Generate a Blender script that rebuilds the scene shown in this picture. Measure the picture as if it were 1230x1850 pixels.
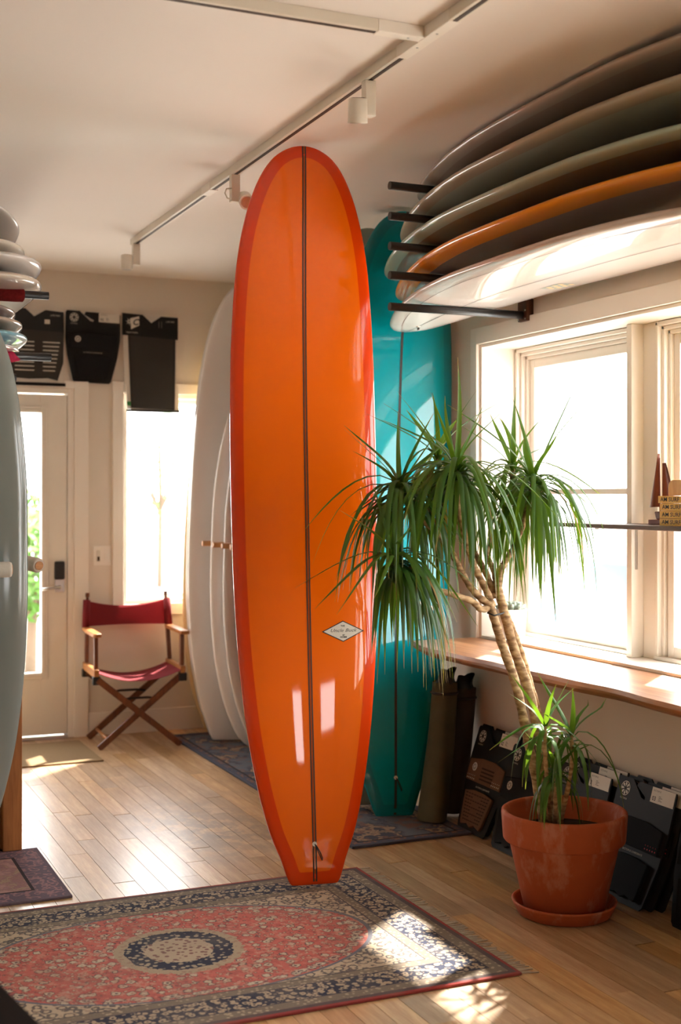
import bpy, bmesh, math, random
from mathutils import Vector, Matrix
random.seed(11)
PI = math.pi
scene = bpy.context.scene
COL = scene.collection
for o in list(bpy.data.objects): bpy.data.objects.remove(o)

# ------------------------------------------------------------ camera, light, exposure
YAW = math.radians(23.7)                      # looking along the room, turned a little to the window wall
EYE = 1.42
cam = bpy.data.cameras.new('camera'); cam_o = bpy.data.objects.new('camera', cam); COL.objects.link(cam_o)
cam_o.location = (0, 0, EYE); cam_o.rotation_euler = (PI/2, 0, -YAW)
cam.sensor_width = 36; cam.lens = 2322/1850*36; cam.shift_y = -30/1850
cam.clip_start = .05; cam.clip_end = 300
cam.dof.use_dof = True; cam.dof.focus_distance = 4.55; cam.dof.aperture_fstop = 2.6
scene.camera = cam_o

SKY_STRENGTH = 10.0
SUN_STRENGTH = 28.0
EXPOSURE = 0.32
world = bpy.data.worlds.new('bright_hazy_sky'); scene.world = world; world.use_nodes = True
bg = world.node_tree.nodes['Background']; bg.inputs[0].default_value = (1.0, .99, .975, 1); bg.inputs[1].default_value = SKY_STRENGTH
sun = bpy.data.lights.new('sun', 'SUN'); sun.energy = SUN_STRENGTH; sun.angle = math.radians(1.6); sun.color = (1, .94, .84)
sun_o = bpy.data.objects.new('sun', sun); COL.objects.link(sun_o)
SUN_DIR = Vector((-.76*math.cos(math.radians(47)), -.65*math.cos(math.radians(47)), -math.sin(math.radians(47)))).normalized()
sun_o.rotation_euler = SUN_DIR.to_track_quat('-Z', 'Y').to_euler(); sun_o.location = (8, 10, 9)
scene.view_settings.view_transform = 'Standard'; scene.view_settings.look = 'None'
scene.view_settings.gamma = 1; scene.view_settings.use_curve_mapping = False
scene.view_settings.exposure = EXPOSURE
try:
    scene.cycles.max_bounces = 10; scene.cycles.diffuse_bounces = 6; scene.cycles.glossy_bounces = 4
    scene.cycles.transparent_max_bounces = 16; scene.cycles.caustics_reflective = False; scene.cycles.caustics_refractive = False
    scene.cycles.sample_clamp_indirect = 25.0; scene.cycles.use_denoising = True
except Exception: pass

def portal(name, loc, sx, sy, direction):
    l = bpy.data.lights.new(name, 'AREA'); l.shape = 'RECTANGLE'; l.size = sx; l.size_y = sy
    l.cycles.is_portal = True
    o = bpy.data.objects.new(name, l); COL.objects.link(o); o.location = loc
    o.rotation_euler = Vector(direction).to_track_quat('-Z', 'Y').to_euler()
portal('window_portal', (3.2, 2.93, 1.44), 4.2, 1.35, (-1, 0, 0))
portal('window_portal', (2.25, 7.8, 1.4), .75, 1.3, (0, -1, 0))
portal('window_portal', (1.13, 7.8, 1.15), .7, 1.6, (0, -1, 0))
portal('window_portal', (1.95, -3.25, .95), 1.5, .6, (0, 1, 0))

# ------------------------------------------------------------ materials
MATS = {}
class N:
    """small node-tree helper"""
    def __init__(s, name):
        s.m = bpy.data.materials.new(name); s.m.use_nodes = True; s.t = s.m.node_tree
        s.b = s.t.nodes['Principled BSDF']; s.out = s.t.nodes['Material Output']
    def n(s, typ, **k):
        x = s.t.nodes.new(typ)
        for a, v in k.items(): setattr(x, a, v)
        return x
    def put(s, sock, v):
        if hasattr(v, 'is_linked') or isinstance(v, bpy.types.NodeSocket): s.t.links.new(v, sock)
        elif isinstance(v, (tuple, list)) and len(v) == 3 and sock.type == 'RGBA': sock.default_value = (*v, 1)
        else: sock.default_value = v
    def m2(s, op, a, b=0.0, c=None):
        x = s.n('ShaderNodeMath', operation=op); s.put(x.inputs[0], a); s.put(x.inputs[1], b)
        if c is not None: s.put(x.inputs[2], c)
        return x.outputs[0]
    def mix(s, f, a, b, mode='MIX'):
        x = s.n('ShaderNodeMix', data_type='RGBA', blend_type=mode)
        s.put(x.inputs[0], f); s.put(x.inputs[6], a); s.put(x.inputs[7], b); return x.outputs[2]
    def lt(s, a, b, soft=0.0):
        if soft:
            x = s.n('ShaderNodeMapRange'); s.put(x.inputs[0], a); x.inputs[1].default_value = b-soft; x.inputs[2].default_value = b+soft
            x.inputs[3].default_value = 1; x.inputs[4].default_value = 0; return x.outputs[0]
        return s.m2('LESS_THAN', a, b)
    def obj(s): return s.n('ShaderNodeTexCoord').outputs['Object']
    def map(s, v, scale=(1, 1, 1), rot=(0, 0, 0), loc=(0, 0, 0)):
        x = s.n('ShaderNodeMapping'); s.put(x.inputs[0], v); x.inputs[1].default_value = loc; x.inputs[2].default_value = rot; x.inputs[3].default_value = scale
        return x.outputs[0]
    def noise(s, v, scale, detail=3, rough=.5, out=0):
        x = s.n('ShaderNodeTexNoise'); s.put(x.inputs['Vector'], v); x.inputs['Scale'].default_value = scale
        x.inputs['Detail'].default_value = detail; x.inputs['Roughness'].default_value = rough; return x.outputs[out]
    def vor(s, v, scale, feat='F1', rnd=1.0, out='Distance'):
        x = s.n('ShaderNodeTexVoronoi', feature=feat); s.put(x.inputs['Vector'], v); x.inputs['Scale'].default_value = scale
        x.inputs['Randomness'].default_value = rnd; return x.outputs[out]
    def ramp(s, f, stops):
        x = s.n('ShaderNodeValToRGB'); s.put(x.inputs[0], f); e = x.color_ramp.elements
        while len(e) < len(stops): e.new(.5)
        for i, (p, c) in enumerate(stops): e[i].position = p; e[i].color = (*c, 1)
        return x.outputs[0]
    def bump(s, h, dist=.002, st=.5):
        x = s.n('ShaderNodeBump'); s.put(x.inputs['Height'], h); x.inputs['Distance'].default_value = dist; x.inputs['Strength'].default_value = st
        s.t.links.new(x.outputs[0], s.b.inputs['Normal'])
    def set(s, col=None, rough=.5, metal=0, spec=.5, coat=0, coat_r=.03):
        if col is not None: s.put(s.b.inputs['Base Color'], col)
        s.put(s.b.inputs['Roughness'], rough); s.b.inputs['Metallic'].default_value = metal
        s.b.inputs['Specular IOR Level'].default_value = spec
        s.b.inputs['Coat Weight'].default_value = coat; s.b.inputs['Coat Roughness'].default_value = coat_r
        return s
    def done(s, key): MATS[key] = s.m; return s.m

def plain(key, col, rough=.5, metal=0, spec=.5, coat=0, var=.06, scale=9, bump=0):
    """one colour with a little uneven wear"""
    n = N(key); v = n.obj(); f = n.noise(v, scale, 4)
    c2 = tuple(max(0, c*(1-var*3)) for c in col); c1 = tuple(min(1, c*(1+var)) for c in col)
    n.set(n.mix(f, c1, c2), rough, metal, spec, coat)
    if bump: n.bump(n.noise(v, scale*25, 2), .001, bump)
    return n.done(key)

def hexc(h):
    r = [int(h[i:i+2], 16)/255 for i in (0, 2, 4)]
    return tuple(c/12.92 if c <= .04045 else ((c+.055)/1.055)**2.4 for c in r)

plain('wall', hexc('e2d9cb'), .85, spec=.25, var=.03, scale=2, bump=.05)
plain('ceiling', hexc('e5dfd9'), .9, spec=.2, var=.02, scale=1.2)
plain('trim', hexc('ece6dc'), .4, var=.02, scale=3)
plain('white_metal', hexc('ddd6c8'), .35, var=.02)
plain('door_paint', hexc('e6e0d3'), .4, var=.04, scale=2.5)
plain('black_metal', (.012, .012, .013), .38, var=.05)
plain('black_plastic', (.015, .015, .016), .45)
plain('steel', (.55, .53, .5), .3, metal=1)
plain('slot_brown', (.05, .03, .02), .6)
plain('leaf_tie', (.01, .01, .012), .5)
plain('paper', hexc('d8d2c6'), .6, var=.02)
plain('ink', (.02, .02, .02), .6, var=0)
plain('light_ink', hexc('c9c4b8'), .6, var=0)
plain('red_ink', (.5, .02, .03), .6, var=0)
plain('green_ink', (.05, .32, .08), .6, var=0)
plain('dark_red_knit', (.16, .012, .012), .95, spec=.1, scale=90, bump=.9, var=.2)
plain('pink_knit', (.55, .04, .10), .95, spec=.1, scale=90, bump=.9, var=.2)
plain('soil', (.03, .022, .015), .95, scale=60, bump=1, var=.25)
plain('rope_white', hexc('cfc6b8'), .9, scale=70, bump=.9)
plain('asphalt', (.55, .54, .52), .9, scale=1)
plain('canvas_green', (.085, .085, .045), .85, scale=14, bump=.4, var=.15)
plain('canvas_brown', (.06, .042, .028), .85, scale=14, bump=.4, var=.15)
plain('stone_white', hexc('e8e4dc'), .5)
plain('succulent', (.25, .3, .24), .6)
plain('yellow_cover', (.75, .40, .02), .45, var=.03)
plain('dark_wood_furniture', (.014, .008, .006), .85, spec=.08, scale=4)
plain('car_paint', (.11, .28, .47), .3, coat=.4, var=0)
plain('car_glass', (.09, .17, .25), .1, var=0)
plain('rubber', (.02, .02, .02), .8)
plain('bark_outside', (.12, .08, .05), .9, scale=12)
plain('leaf_outside', (.09, .22, .03), .7, scale=4, var=.15)
plain('mat_fibre', hexc('8d7659'), .95, spec=.1, scale=120, bump=.7, var=.12)
plain('fringe', hexc('b8ab98'), .95, spec=.1, var=.1, scale=40)
plain('foam_black', (.010, .010, .012), .85, spec=.2, scale=120, bump=.5)
plain('foam_brown', (.14, .075, .045), .85, spec=.2, scale=60, bump=.5)
plain('foam_groove', (.05, .027, .016), .85, spec=.2)
plain('foam_grey', (.035, .031, .028), .7, spec=.3, scale=160, bump=.6)
plain('card_black', (.010, .010, .011), .6, spec=.2)
plain('card_dark', (.018, .018, .020), .6, spec=.2)

def wood(key, a, b, axis=0, scale=1.0, rough=.45, coat=0, per_object=0):
    n = N(key); v = n.obj()
    if per_object:
        oi = n.n('ShaderNodeObjectInfo'); av = n.n('ShaderNodeVectorMath', operation='MULTIPLY_ADD')
        cx = n.n('ShaderNodeCombineXYZ')
        for i in range(3): n.put(cx.inputs[i], oi.outputs['Random'])
        n.put(av.inputs[0], cx.outputs[0]); av.inputs[1].default_value = (37, 91, 53); n.put(av.inputs[2], v); v = av.outputs[0]
    sc = [14, 14, 14]; sc[axis] = 1.1
    g = n.noise(n.map(v, tuple(s*scale for s in sc)), 3.0, 5, .6)
    g2 = n.noise(n.map(v, tuple(s*scale*5 for s in sc)), 3.0, 2, .5)
    f = n.m2('ADD', n.m2('MULTIPLY', g, .75), n.m2('MULTIPLY', g2, .25))
    c = n.ramp(f, [(.3, b), (.5, tuple((x+y)/2 for x, y in zip(a, b))), (.66, a)])
    if per_object:
        hsv = n.n('ShaderNodeHueSaturation'); n.put(hsv.inputs['Color'], c)
        n.put(hsv.inputs['Value'], n.m2('MULTIPLY_ADD', oi.outputs['Random'], .42, .78))
        n.put(hsv.inputs['Saturation'], n.m2('MULTIPLY_ADD', n.m2('FRACT', n.m2('MULTIPLY', oi.outputs['Random'], 17.3)), .25, .85))
        c = hsv.outputs[0]
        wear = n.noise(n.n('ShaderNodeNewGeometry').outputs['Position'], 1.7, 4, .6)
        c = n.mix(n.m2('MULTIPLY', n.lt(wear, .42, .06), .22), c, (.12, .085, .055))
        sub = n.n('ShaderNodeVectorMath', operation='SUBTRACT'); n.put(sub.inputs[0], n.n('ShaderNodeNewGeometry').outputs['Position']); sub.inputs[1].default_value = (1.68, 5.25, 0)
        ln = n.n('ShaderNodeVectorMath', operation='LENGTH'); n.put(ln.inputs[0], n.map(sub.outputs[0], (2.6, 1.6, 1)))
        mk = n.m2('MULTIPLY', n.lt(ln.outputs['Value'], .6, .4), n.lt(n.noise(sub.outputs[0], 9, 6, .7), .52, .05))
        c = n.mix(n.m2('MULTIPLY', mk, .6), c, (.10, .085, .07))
        n.set(c, .5, coat=coat); n.b.inputs['Coat Roughness'].default_value = rough
    else:
        n.set(c, rough, coat=coat)
    n.bump(g2, .0006, .25)
    return n.done(key)
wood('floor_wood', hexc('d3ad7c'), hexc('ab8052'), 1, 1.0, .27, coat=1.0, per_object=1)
wood('dark_walnut', hexc('6b3f28'), hexc('3a1f14'), 2, 1.0, .4)
wood('chair_wood', hexc('7a4526'), hexc('4a2714'), 2, 1.4, .35)
wood('arm_wood', hexc('b67c45'), hexc('8a5528'), 1, 1.4, .35)
wood('dowel_wood', hexc('c08a55'), hexc('94602f'), 0, 1.4, .5)
wood('shelf_wood', hexc('c08a60'), hexc('7d5133'), 1, .7, .38)
wood('thin_shelf_wood', hexc('70594a'), hexc('3c2c23'), 1, 1.0, .55)
wood('mahogany', hexc('7d3f2a'), hexc('54261a'), 2, 1.6, .4)
wood('blonde_wood', hexc('dfae5e'), hexc('c08638'), 2, 1.2, .4)
wood('crate_wood', hexc('b3763f'), hexc('855024'), 2, .9, .5)

def glass_mat():
    n = N('window_glass'); tr = n.n('ShaderNodeBsdfTransparent'); gl = n.n('ShaderNodeBsdfGlossy'); gl.inputs['Roughness'].default_value = .02
    fr = n.n('ShaderNodeLayerWeight'); fr.inputs[0].default_value = .5; mx = n.n('ShaderNodeMixShader')
    n.put(mx.inputs[0], n.m2('MULTIPLY_ADD', n.m2('POWER', fr.outputs['Facing'], 5.0), .85, .035)); n.t.links.new(tr.outputs[0], mx.inputs[1]); n.t.links.new(gl.outputs[0], mx.inputs[2])
    n.t.links.new(mx.outputs[0], n.out.inputs[0]); n.t.nodes.remove(n.b); MATS['glass'] = n.m
glass_mat()

def leaf_mat(key, a, b, edge):
    n = N(key); oi = n.n('ShaderNodeObjectInfo')
    at = n.n('ShaderNodeAttribute', attribute_name='along')
    c = n.mix(oi.outputs['Random'], a, b)
    c = n.mix(n.m2('MULTIPLY', n.lt(n.m2('SUBTRACT', 1.0, at.outputs['Fac']), .10, .07), .8), c, edge)
    n.set(c, .38, spec=.4)
    tl = n.n('ShaderNodeBsdfTranslucent'); n.put(tl.inputs[0], n.mix(.55, c, (.30, .50, .015)))
    mx = n.n('ShaderNodeMixShader'); mx.inputs[0].default_value = .26
    n.t.links.new(n.b.outputs[0], mx.inputs[1]); n.t.links.new(tl.outputs[0], mx.inputs[2]); n.t.links.new(mx.outputs[0], n.out.inputs[0])
    return n.done(key)
leaf_mat('leaf', (.026, .085, .015), (.055, .145, .018), (.3, .17, .05))
leaf_mat('leaf_old', (.5, .36, .05), (.42, .2, .06), (.4, .2, .08))

def fabric(key, col, tcol, f=.3):
    n = N(key); v = n.obj()
    n.set(n.mix(n.noise(v, 220, 2), col, tuple(c*.8 for c in col)), .85, spec=.2)
    tl = n.n('ShaderNodeBsdfTranslucent'); n.put(tl.inputs[0], tcol); mx = n.n('ShaderNodeMixShader'); mx.inputs[0].default_value = f
    n.t.links.new(n.b.outputs[0], mx.inputs[1]); n.t.links.new(tl.outputs[0], mx.inputs[2]); n.t.links.new(mx.outputs[0], n.out.inputs[0])
    return n.done(key)
fabric('burgundy_canvas', (.24, .028, .036), (.5, .09, .1))

def bark():
    n = N('dracaena_bark'); v = n.obj()
    rings = n.noise(n.map(v, (14, 14, 38)), 2.0, 4)
    n.set(n.ramp(rings, [(.35, hexc('7d6146')), (.5, hexc('a98a66')), (.65, hexc('c7ab84'))]), .8, spec=.2); n.bump(rings, .003, .6); n.done('bark')
bark()

def terracotta():
    n = N('terracotta'); v = n.obj()
    big = n.noise(v, 6, 4, .6); blot = n.noise(n.map(v, (1, 1, .55)), 11, 5, .65)
    c = n.mix(big, hexc('bb5f37'), hexc('984727'))
    c = n.mix(n.m2('MULTIPLY', n.lt(n.m2('SUBTRACT', 1.0, blot), .42, .06), .35), c, hexc('c79a84'))
    n.set(c, .72, spec=.3); n.bump(n.noise(v, 90, 3), .001, .25); n.done('terracotta')
terracotta()

def board_mat(key, col, lap=None, inset=.046, rough=.12, back=None, rnd=0):
    """gloss resin; 'rim' holds the distance from the outline, 'deckside' the face"""
    n = N(key)
    if lap is not None:
        a = n.n('ShaderNodeAttribute', attribute_name='rim').outputs['Fac']
        c = n.mix(n.lt(a, inset, .0012), col, lap)
        if back is not None: c = n.mix(n.lt(n.n('ShaderNodeAttribute', attribute_name='deckside').outputs['Fac'], .5), c, back)
    else: c = n.mix(n.noise(n.obj(), 3, 3), col, tuple(x*.94 for x in col))
    n.set(c, max(rough, .3), spec=.08, coat=1.0, coat_r=rough*.2)
    return n.done(key)
board_mat('orange_resin', (.87, .145, .0), (.72, .05, .0), .047)
board_mat('stringer_resin', (.38, .06, .003))
board_mat('teal_resin', (.0, .30, .36), (.0, .22, .28), .05)
board_mat('grey_resin', hexc('cfcbc9'))
board_mat('white_resin', hexc('dedad7'))
board_mat('white_deck', hexc('dfd8d2'), hexc('cfc4bd'), .055)
board_mat('sage_resin', hexc('b7beb0'), hexc('b2a894'), .05)
board_mat('green_brown_resin', hexc('8f7a5e'), hexc('a3b3a2'), .05)
board_mat('orange_grey_resin', hexc('9b8f8a'), (.82, .30, .008), .075)
board_mat('rose_grey_resin', hexc('a8968c'), hexc('b5aaa0'), .05)
board_mat('pale_sage_resin', hexc('93a094'))
board_mat('yellow_resin', hexc('e3c48f'))
board_mat('maroon_resin', hexc('4a1822'))
board_mat('blue_resin', hexc('7fb4c6'))
board_mat('matte_grey_foam', hexc('828782'), rough=.45)
board_mat('cream_resin', hexc('d2cabd'))
board_mat('mauve_resin', hexc('9d8f8b'))
board_mat('taupe_resin', hexc('b7a494'))
board_mat('sea_green', hexc('0f9a90'))

def rug_main():
    n = N('persian_rug'); v = n.obj(); sp = n.n('ShaderNodeSeparateXYZ'); n.put(sp.inputs[0], v); x, y = sp.outputs[0], sp.outputs[1]
    beige, navy, red, dark = hexc('baa78f'), hexc('2e3344'), hexc('b0504a'), hexc('5a524e')
    ax, ay = n.m2('ABSOLUTE', x), n.m2('ABSOLUTE', y)
    e = n.m2('MINIMUM', n.m2('SUBTRACT', .875, ax), n.m2('SUBTRACT', .59, ay))
    fine = n.noise(v, 160, 2); wear = n.noise(v, 4, 4, .6)
    d1 = n.m2('ADD', n.vor(v, 34), n.m2('MULTIPLY', n.m2('SUBTRACT', n.noise(v, 90, 1), .5), .4)); d2 = n.vor(n.map(v, (1, 1, 1), loc=(3, 5, 0)), 55); edge = n.vor(v, 30, 'DISTANCE_TO_EDGE')
    # field, tan with grey scrolls
    spand = n.mix(n.lt(n.m2('ABSOLUTE', n.m2('SUBTRACT', d1, .45)), .10, .03), beige, hexc('5f5a58'))
    spand = n.mix(n.m2('MULTIPLY', n.lt(d2, .3, .05), .5), spand, hexc('83675c'))
    # red oval with scattered flowers
    rx, ry = n.m2('DIVIDE', x, .63), n.m2('DIVIDE', y, .385)
    r = n.m2('SQRT', n.m2('ADD', n.m2('MULTIPLY', rx, rx), n.m2('MULTIPLY', ry, ry)))
    f1 = n.m2('ADD', n.vor(v, 24, rnd=.85), n.m2('MULTIPLY', n.m2('SUBTRACT', n.noise(v, 95, 1), .5), .34)); f2 = n.m2('ADD', n.vor(n.map(v, loc=(9, 2, 0)), 52), n.m2('MULTIPLY', n.m2('SUBTRACT', n.noise(v, 130, 1), .5), .3))
    ov = n.mix(wear, hexc('b0504b'), hexc('c9766a'))
    ov = n.mix(n.lt(f2, .34, .04), ov, hexc('84504c')); ov = n.mix(n.lt(f2, .22, .04), ov, hexc('c4a992'))
    ov = n.mix(n.lt(f1, .36, .03), ov, hexc('3a3a45')); ov = n.mix(n.lt(f1, .30, .03), ov, hexc('bfae98')); ov = n.mix(n.lt(f1, .10, .03), ov, hexc('4a4650'))
    # ring of larger flowers just inside the oval's edge
    ang = n.m2('ARCTAN2', ry, rx)
    u = n.m2('SUBTRACT', n.m2('FRACT', n.m2('MULTIPLY', ang, 44/(2*PI))), .5); w = n.m2('DIVIDE', n.m2('SUBTRACT', r, .93), .085)
    fl = n.m2('SQRT', n.m2('ADD', n.m2('MULTIPLY', u, u), n.m2('MULTIPLY', w, w)))
    fl = n.m2('ADD', fl, n.m2('MULTIPLY', n.m2('SUBTRACT', n.noise(v, 90, 2), .5), .6))
    ring = n.mix(n.lt(fl, .38, .05), ov, hexc('4a4650')); ring = n.mix(n.lt(fl, .30, .05), ring, hexc('c4b6a0')); ring = n.mix(n.lt(fl, .12, .03), ring, hexc('454552'))
    ov = n.mix(n.lt(r, .83), ring, ov)
    ov = n.mix(n.m2('MULTIPLY', n.lt(n.noise(v, 38, 3, .6), .46, .06), .38), ov, hexc('8a4440')); ov = n.mix(n.m2('MULTIPLY', n.lt(n.noise(n.map(v, loc=(2, 7, 0)), 55, 2), .42, .05), .45), ov, hexc('c7a592'))
    c = n.mix(n.lt(r, 1.0), spand, ov); c = n.mix(n.lt(n.m2('ABSOLUTE', n.m2('SUBTRACT', r, 1.0)), .012), c, hexc('6a6a74'))
    # round medallion
    q = n.m2('SQRT', n.m2('ADD', n.m2('MULTIPLY', x, x), n.m2('MULTIPLY', y, y)))
    qn = n.m2('ADD', q, n.m2('MULTIPLY', n.m2('SUBTRACT', n.noise(v, 60, 2), .5), .03))
    sc = n.lt(n.vor(n.map(v, loc=(4, 4, 0)), 48), .35, .05)
    c = n.mix(n.lt(qn, .20), c, n.mix(n.m2('MULTIPLY', sc, .4), hexc('a8967f'), hexc('8d5f55')))
    c = n.mix(n.lt(qn, .168), c, n.mix(n.lt(n.m2('ADD', n.vor(v, 46), n.m2('MULTIPLY', n.noise(v, 90, 1), .3)), .5, .06), navy, hexc('a49580')))
    c = n.mix(n.lt(qn, .108), c, n.mix(sc, hexc('b09e88'), hexc('7c5a55')))
    # borders
    def band(c, lim, col): return n.mix(n.lt(e, lim), c, col)
    small = n.mix(n.lt(n.vor(v, 60), .33, .05), hexc('7a6d60'), hexc('a99983'))
    c = band(c, .215, hexc('4a4749')); c = band(c, .21, small); c = band(c, .175, hexc('45424a'))
    bx = n.m2('ADD', n.vor(n.map(v, (1, 1, 1), loc=(7, 1, 0)), 48), n.m2('MULTIPLY', n.m2('SUBTRACT', n.noise(v, 80, 1), .5), .35)); bo = n.m2('ABSOLUTE', n.m2('SUBTRACT', bx, .33))
    main = n.mix(n.lt(bo, .15, .04), navy, hexc('ad9a83')); main = n.mix(n.m2('MULTIPLY', n.lt(n.vor(v, 75), .25, .05), .6), main, hexc('b09a80'))
    c = band(c, .17, main); c = band(c, .075, hexc('45424a')); c = band(c, .07, small); c = band(c, .03, hexc('54494a')); c = band(c, .012, hexc('8f3a38'))
    c = n.mix(n.m2('MULTIPLY', n.lt(wear, .45, .1), .25), c, hexc('8b7f72'))
    c = n.mix(n.m2('MULTIPLY', fine, .28), c, dark)
    n.set(c, .95, spec=.08); n.bump(n.noise(v, 260, 2), .002, .5); n.done('persian_rug')
rug_main()

def rug_other(key, field, motif, border, bmotif, hx, hy, bw, scale):
    n = N(key); v = n.obj(); sp = n.n('ShaderNodeSeparateXYZ'); n.put(sp.inputs[0], v)
    e = n.m2('MINIMUM', n.m2('SUBTRACT', hx, n.m2('ABSOLUTE', sp.outputs[0])), n.m2('SUBTRACT', hy, n.m2('ABSOLUTE', sp.outputs[1])))
    warp = n.noise(v, scale*.6, 4, .6)
    c = n.mix(n.lt(warp, .5, .03), field, motif); c = n.mix(n.lt(n.m2('ABSOLUTE', n.m2('SUBTRACT', warp, .56)), .02, .008), c, hexc('a58d78'))
    c = n.mix(n.m2('MULTIPLY', n.lt(n.noise(v, scale*2.2, 3), .43, .04), .7), c, bmotif)
    d = n.m2('ABSOLUTE', n.m2('SUBTRACT', n.vor(v, scale*3.2, 'SMOOTH_F1'), .36))
    b = n.mix(n.lt(d, .08, .03), border, bmotif)
    c = n.mix(n.lt(e, bw), c, b); c = n.mix(n.lt(n.m2('ABSOLUTE', n.m2('SUBTRACT', e, bw)), .006), c, hexc('3c3436')); c = n.mix(n.lt(e, .02), c, border)
    c = n.mix(n.m2('MULTIPLY', n.noise(v, 170, 2), .4), c, hexc('2b2627'))
    n.set(c, .95, spec=.08); n.bump(n.noise(v, 240, 2), .002, .5); n.done(key)
rug_other('blue_runner', hexc('4d525d'), hexc('6e737d'), hexc('545866'), hexc('8a685c'), .275, 1.31, .05, 8)
rug_other('mauve_rug', hexc('9a7672'), hexc('b08b84'), hexc('6a5c66'), hexc('957276'), .33, .34, .12, 12)

# ------------------------------------------------------------ mesh helpers
class MB:
    def __init__(s): s.v = []; s.f = []; s.mi = []; s.cur = 0; s.sm = []; s.smooth = False
    def face(s, idx): s.f.append(idx); s.mi.append(s.cur); s.sm.append(s.smooth)
    def box(s, x0, x1, y0, y1, z0, z1):
        b = len(s.v); s.v += [(x, y, z) for z in (z0, z1) for y in (y0, y1) for x in (x0, x1)]
        for q in ((0, 2, 3, 1), (4, 5, 7, 6), (0, 1, 5, 4), (2, 6, 7, 3), (0, 4, 6, 2), (1, 3, 7, 5)): s.face([b+i for i in q])
        return s
    def bar(s, p0, p1, w, h, up=(0, 0, 1)):
        p0, p1 = Vector(p0), Vector(p1); d = (p1-p0).normalized(); u = Vector(up)
        a = d.cross(u); a = (a if a.length > 1e-6 else d.cross(Vector((1, 0, 0)))).normalized(); u = a.cross(d)
        b = len(s.v)
        for p in (p0, p1):
            for i, j in ((-1, -1), (1, -1), (1, 1), (-1, 1)): s.v.append(tuple(p+a*i*w/2+u*j*h/2))
        for q in ((3, 2, 1, 0), (4, 5, 6, 7), (0, 1, 5, 4), (1, 2, 6, 5), (2, 3, 7, 6), (3, 0, 4, 7)): s.face([b+i for i in q])
        return s
    def tube(s, pts, rad, n=10, caps=True):
        pts = [Vector(p) for p in pts]; rad = rad if isinstance(rad, (list, tuple)) else [rad]*len(pts)
        b = len(s.v); ref = None; old = s.smooth; s.smooth = True
        for i, p in enumerate(pts):
            d = (pts[min(i+1, len(pts)-1)]-pts[max(i-1, 0)]).normalized()
            if ref is None: ref = d.orthogonal().normalized()
            ref = (ref-d*ref.dot(d)).normalized(); bi = d.cross(ref)
            for k in range(n):
                a = 2*PI*k/n; s.v.append(tuple(p+(ref*math.cos(a)+bi*math.sin(a))*rad[i]))
        for i in range(len(pts)-1):
            for k in range(n): s.face([b+i*n+k, b+i*n+(k+1) % n, b+(i+1)*n+(k+1) % n, b+(i+1)*n+k])
        s.smooth = False
        if caps: s.face([b+k for k in range(n)][::-1]); s.face([b+(len(pts)-1)*n+k for k in range(n)])
        s.smooth = old; return s
    def lathe(s, prof, n=48, c=(0, 0, 0), close=False):
        b = len(s.v); old = s.smooth; s.smooth = True
        for r, z in prof:
            for k in range(n): a = 2*PI*k/n; s.v.append((c[0]+r*math.cos(a), c[1]+r*math.sin(a), c[2]+z))
        m = len(prof)
        for i in range(m-1 if not close else m):
            for k in range(n):
                i2 = (i+1) % m; s.face([b+i*n+k, b+i*n+(k+1) % n, b+i2*n+(k+1) % n, b+i2*n+k])
        if not close:
            s.smooth = False
            if prof[0][0] > 1e-6: s.face([b+k for k in range(n)][::-1])
            if prof[-1][0] > 1e-6: s.face([b+(m-1)*n+k for k in range(n)])
        s.smooth = old; return s
    def prism(s, poly, h0, h1, fn=lambda a, b, h: (a, b, h)):
        b = len(s.v); n = len(poly)
        for h in (h0, h1): s.v += [fn(p[0], p[1], h) for p in poly]
        s.face([b+i for i in range(n)][::-1]); s.face([b+n+i for i in range(n)])
        for i in range(n): s.face([b+i, b+(i+1) % n, b+n+(i+1) % n, b+n+i])
        return s
    def grid(s, fn, nu, nv):
        b = len(s.v)
        for i in range(nu+1):
            for j in range(nv+1): s.v.append(tuple(fn(i/nu, j/nv)))
        for i in range(nu):
            for j in range(nv): q = b+i*(nv+1)+j; s.face([q, q+1, q+nv+2, q+nv+1])
        return s
    def sphere(s, c, r, nu=12, nv=8):
        pr = [(max(r*math.sin(PI*i/nv), 1e-5), -r*math.cos(PI*i/nv)) for i in range(nv+1)]
        return s.lathe(pr, nu, c)
    def mesh(s, name, mats, bevel=0, seg=2):
        me = bpy.data.meshes.new(name); me.from_pydata([tuple(v) for v in s.v], [], s.f)
        for m in (mats if isinstance(mats, (list, tuple)) else [mats]): me.materials.append(MATS[m])
        for p, mi, sm in zip(me.polygons, s.mi, s.sm): p.material_index = mi; p.use_smooth = sm
        bm = bmesh.new(); bm.from_mesh(me)
        bmesh.ops.recalc_face_normals(bm, faces=bm.faces)
        if bevel:
            es = [e for e in bm.edges if len(e.link_faces) == 2 and e.calc_face_angle(0) > .5]
            bmesh.ops.bevel(bm, geom=es, offset=bevel, segments=seg, affect='EDGES', profile=.5, clamp_overlap=True)
        bm.to_mesh(me); bm.free(); me.update()
        return me
    def build(s, name, mats, parent=None, bevel=0, seg=2):
        return link(name, s.mesh(name, mats, bevel, seg), parent)

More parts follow.
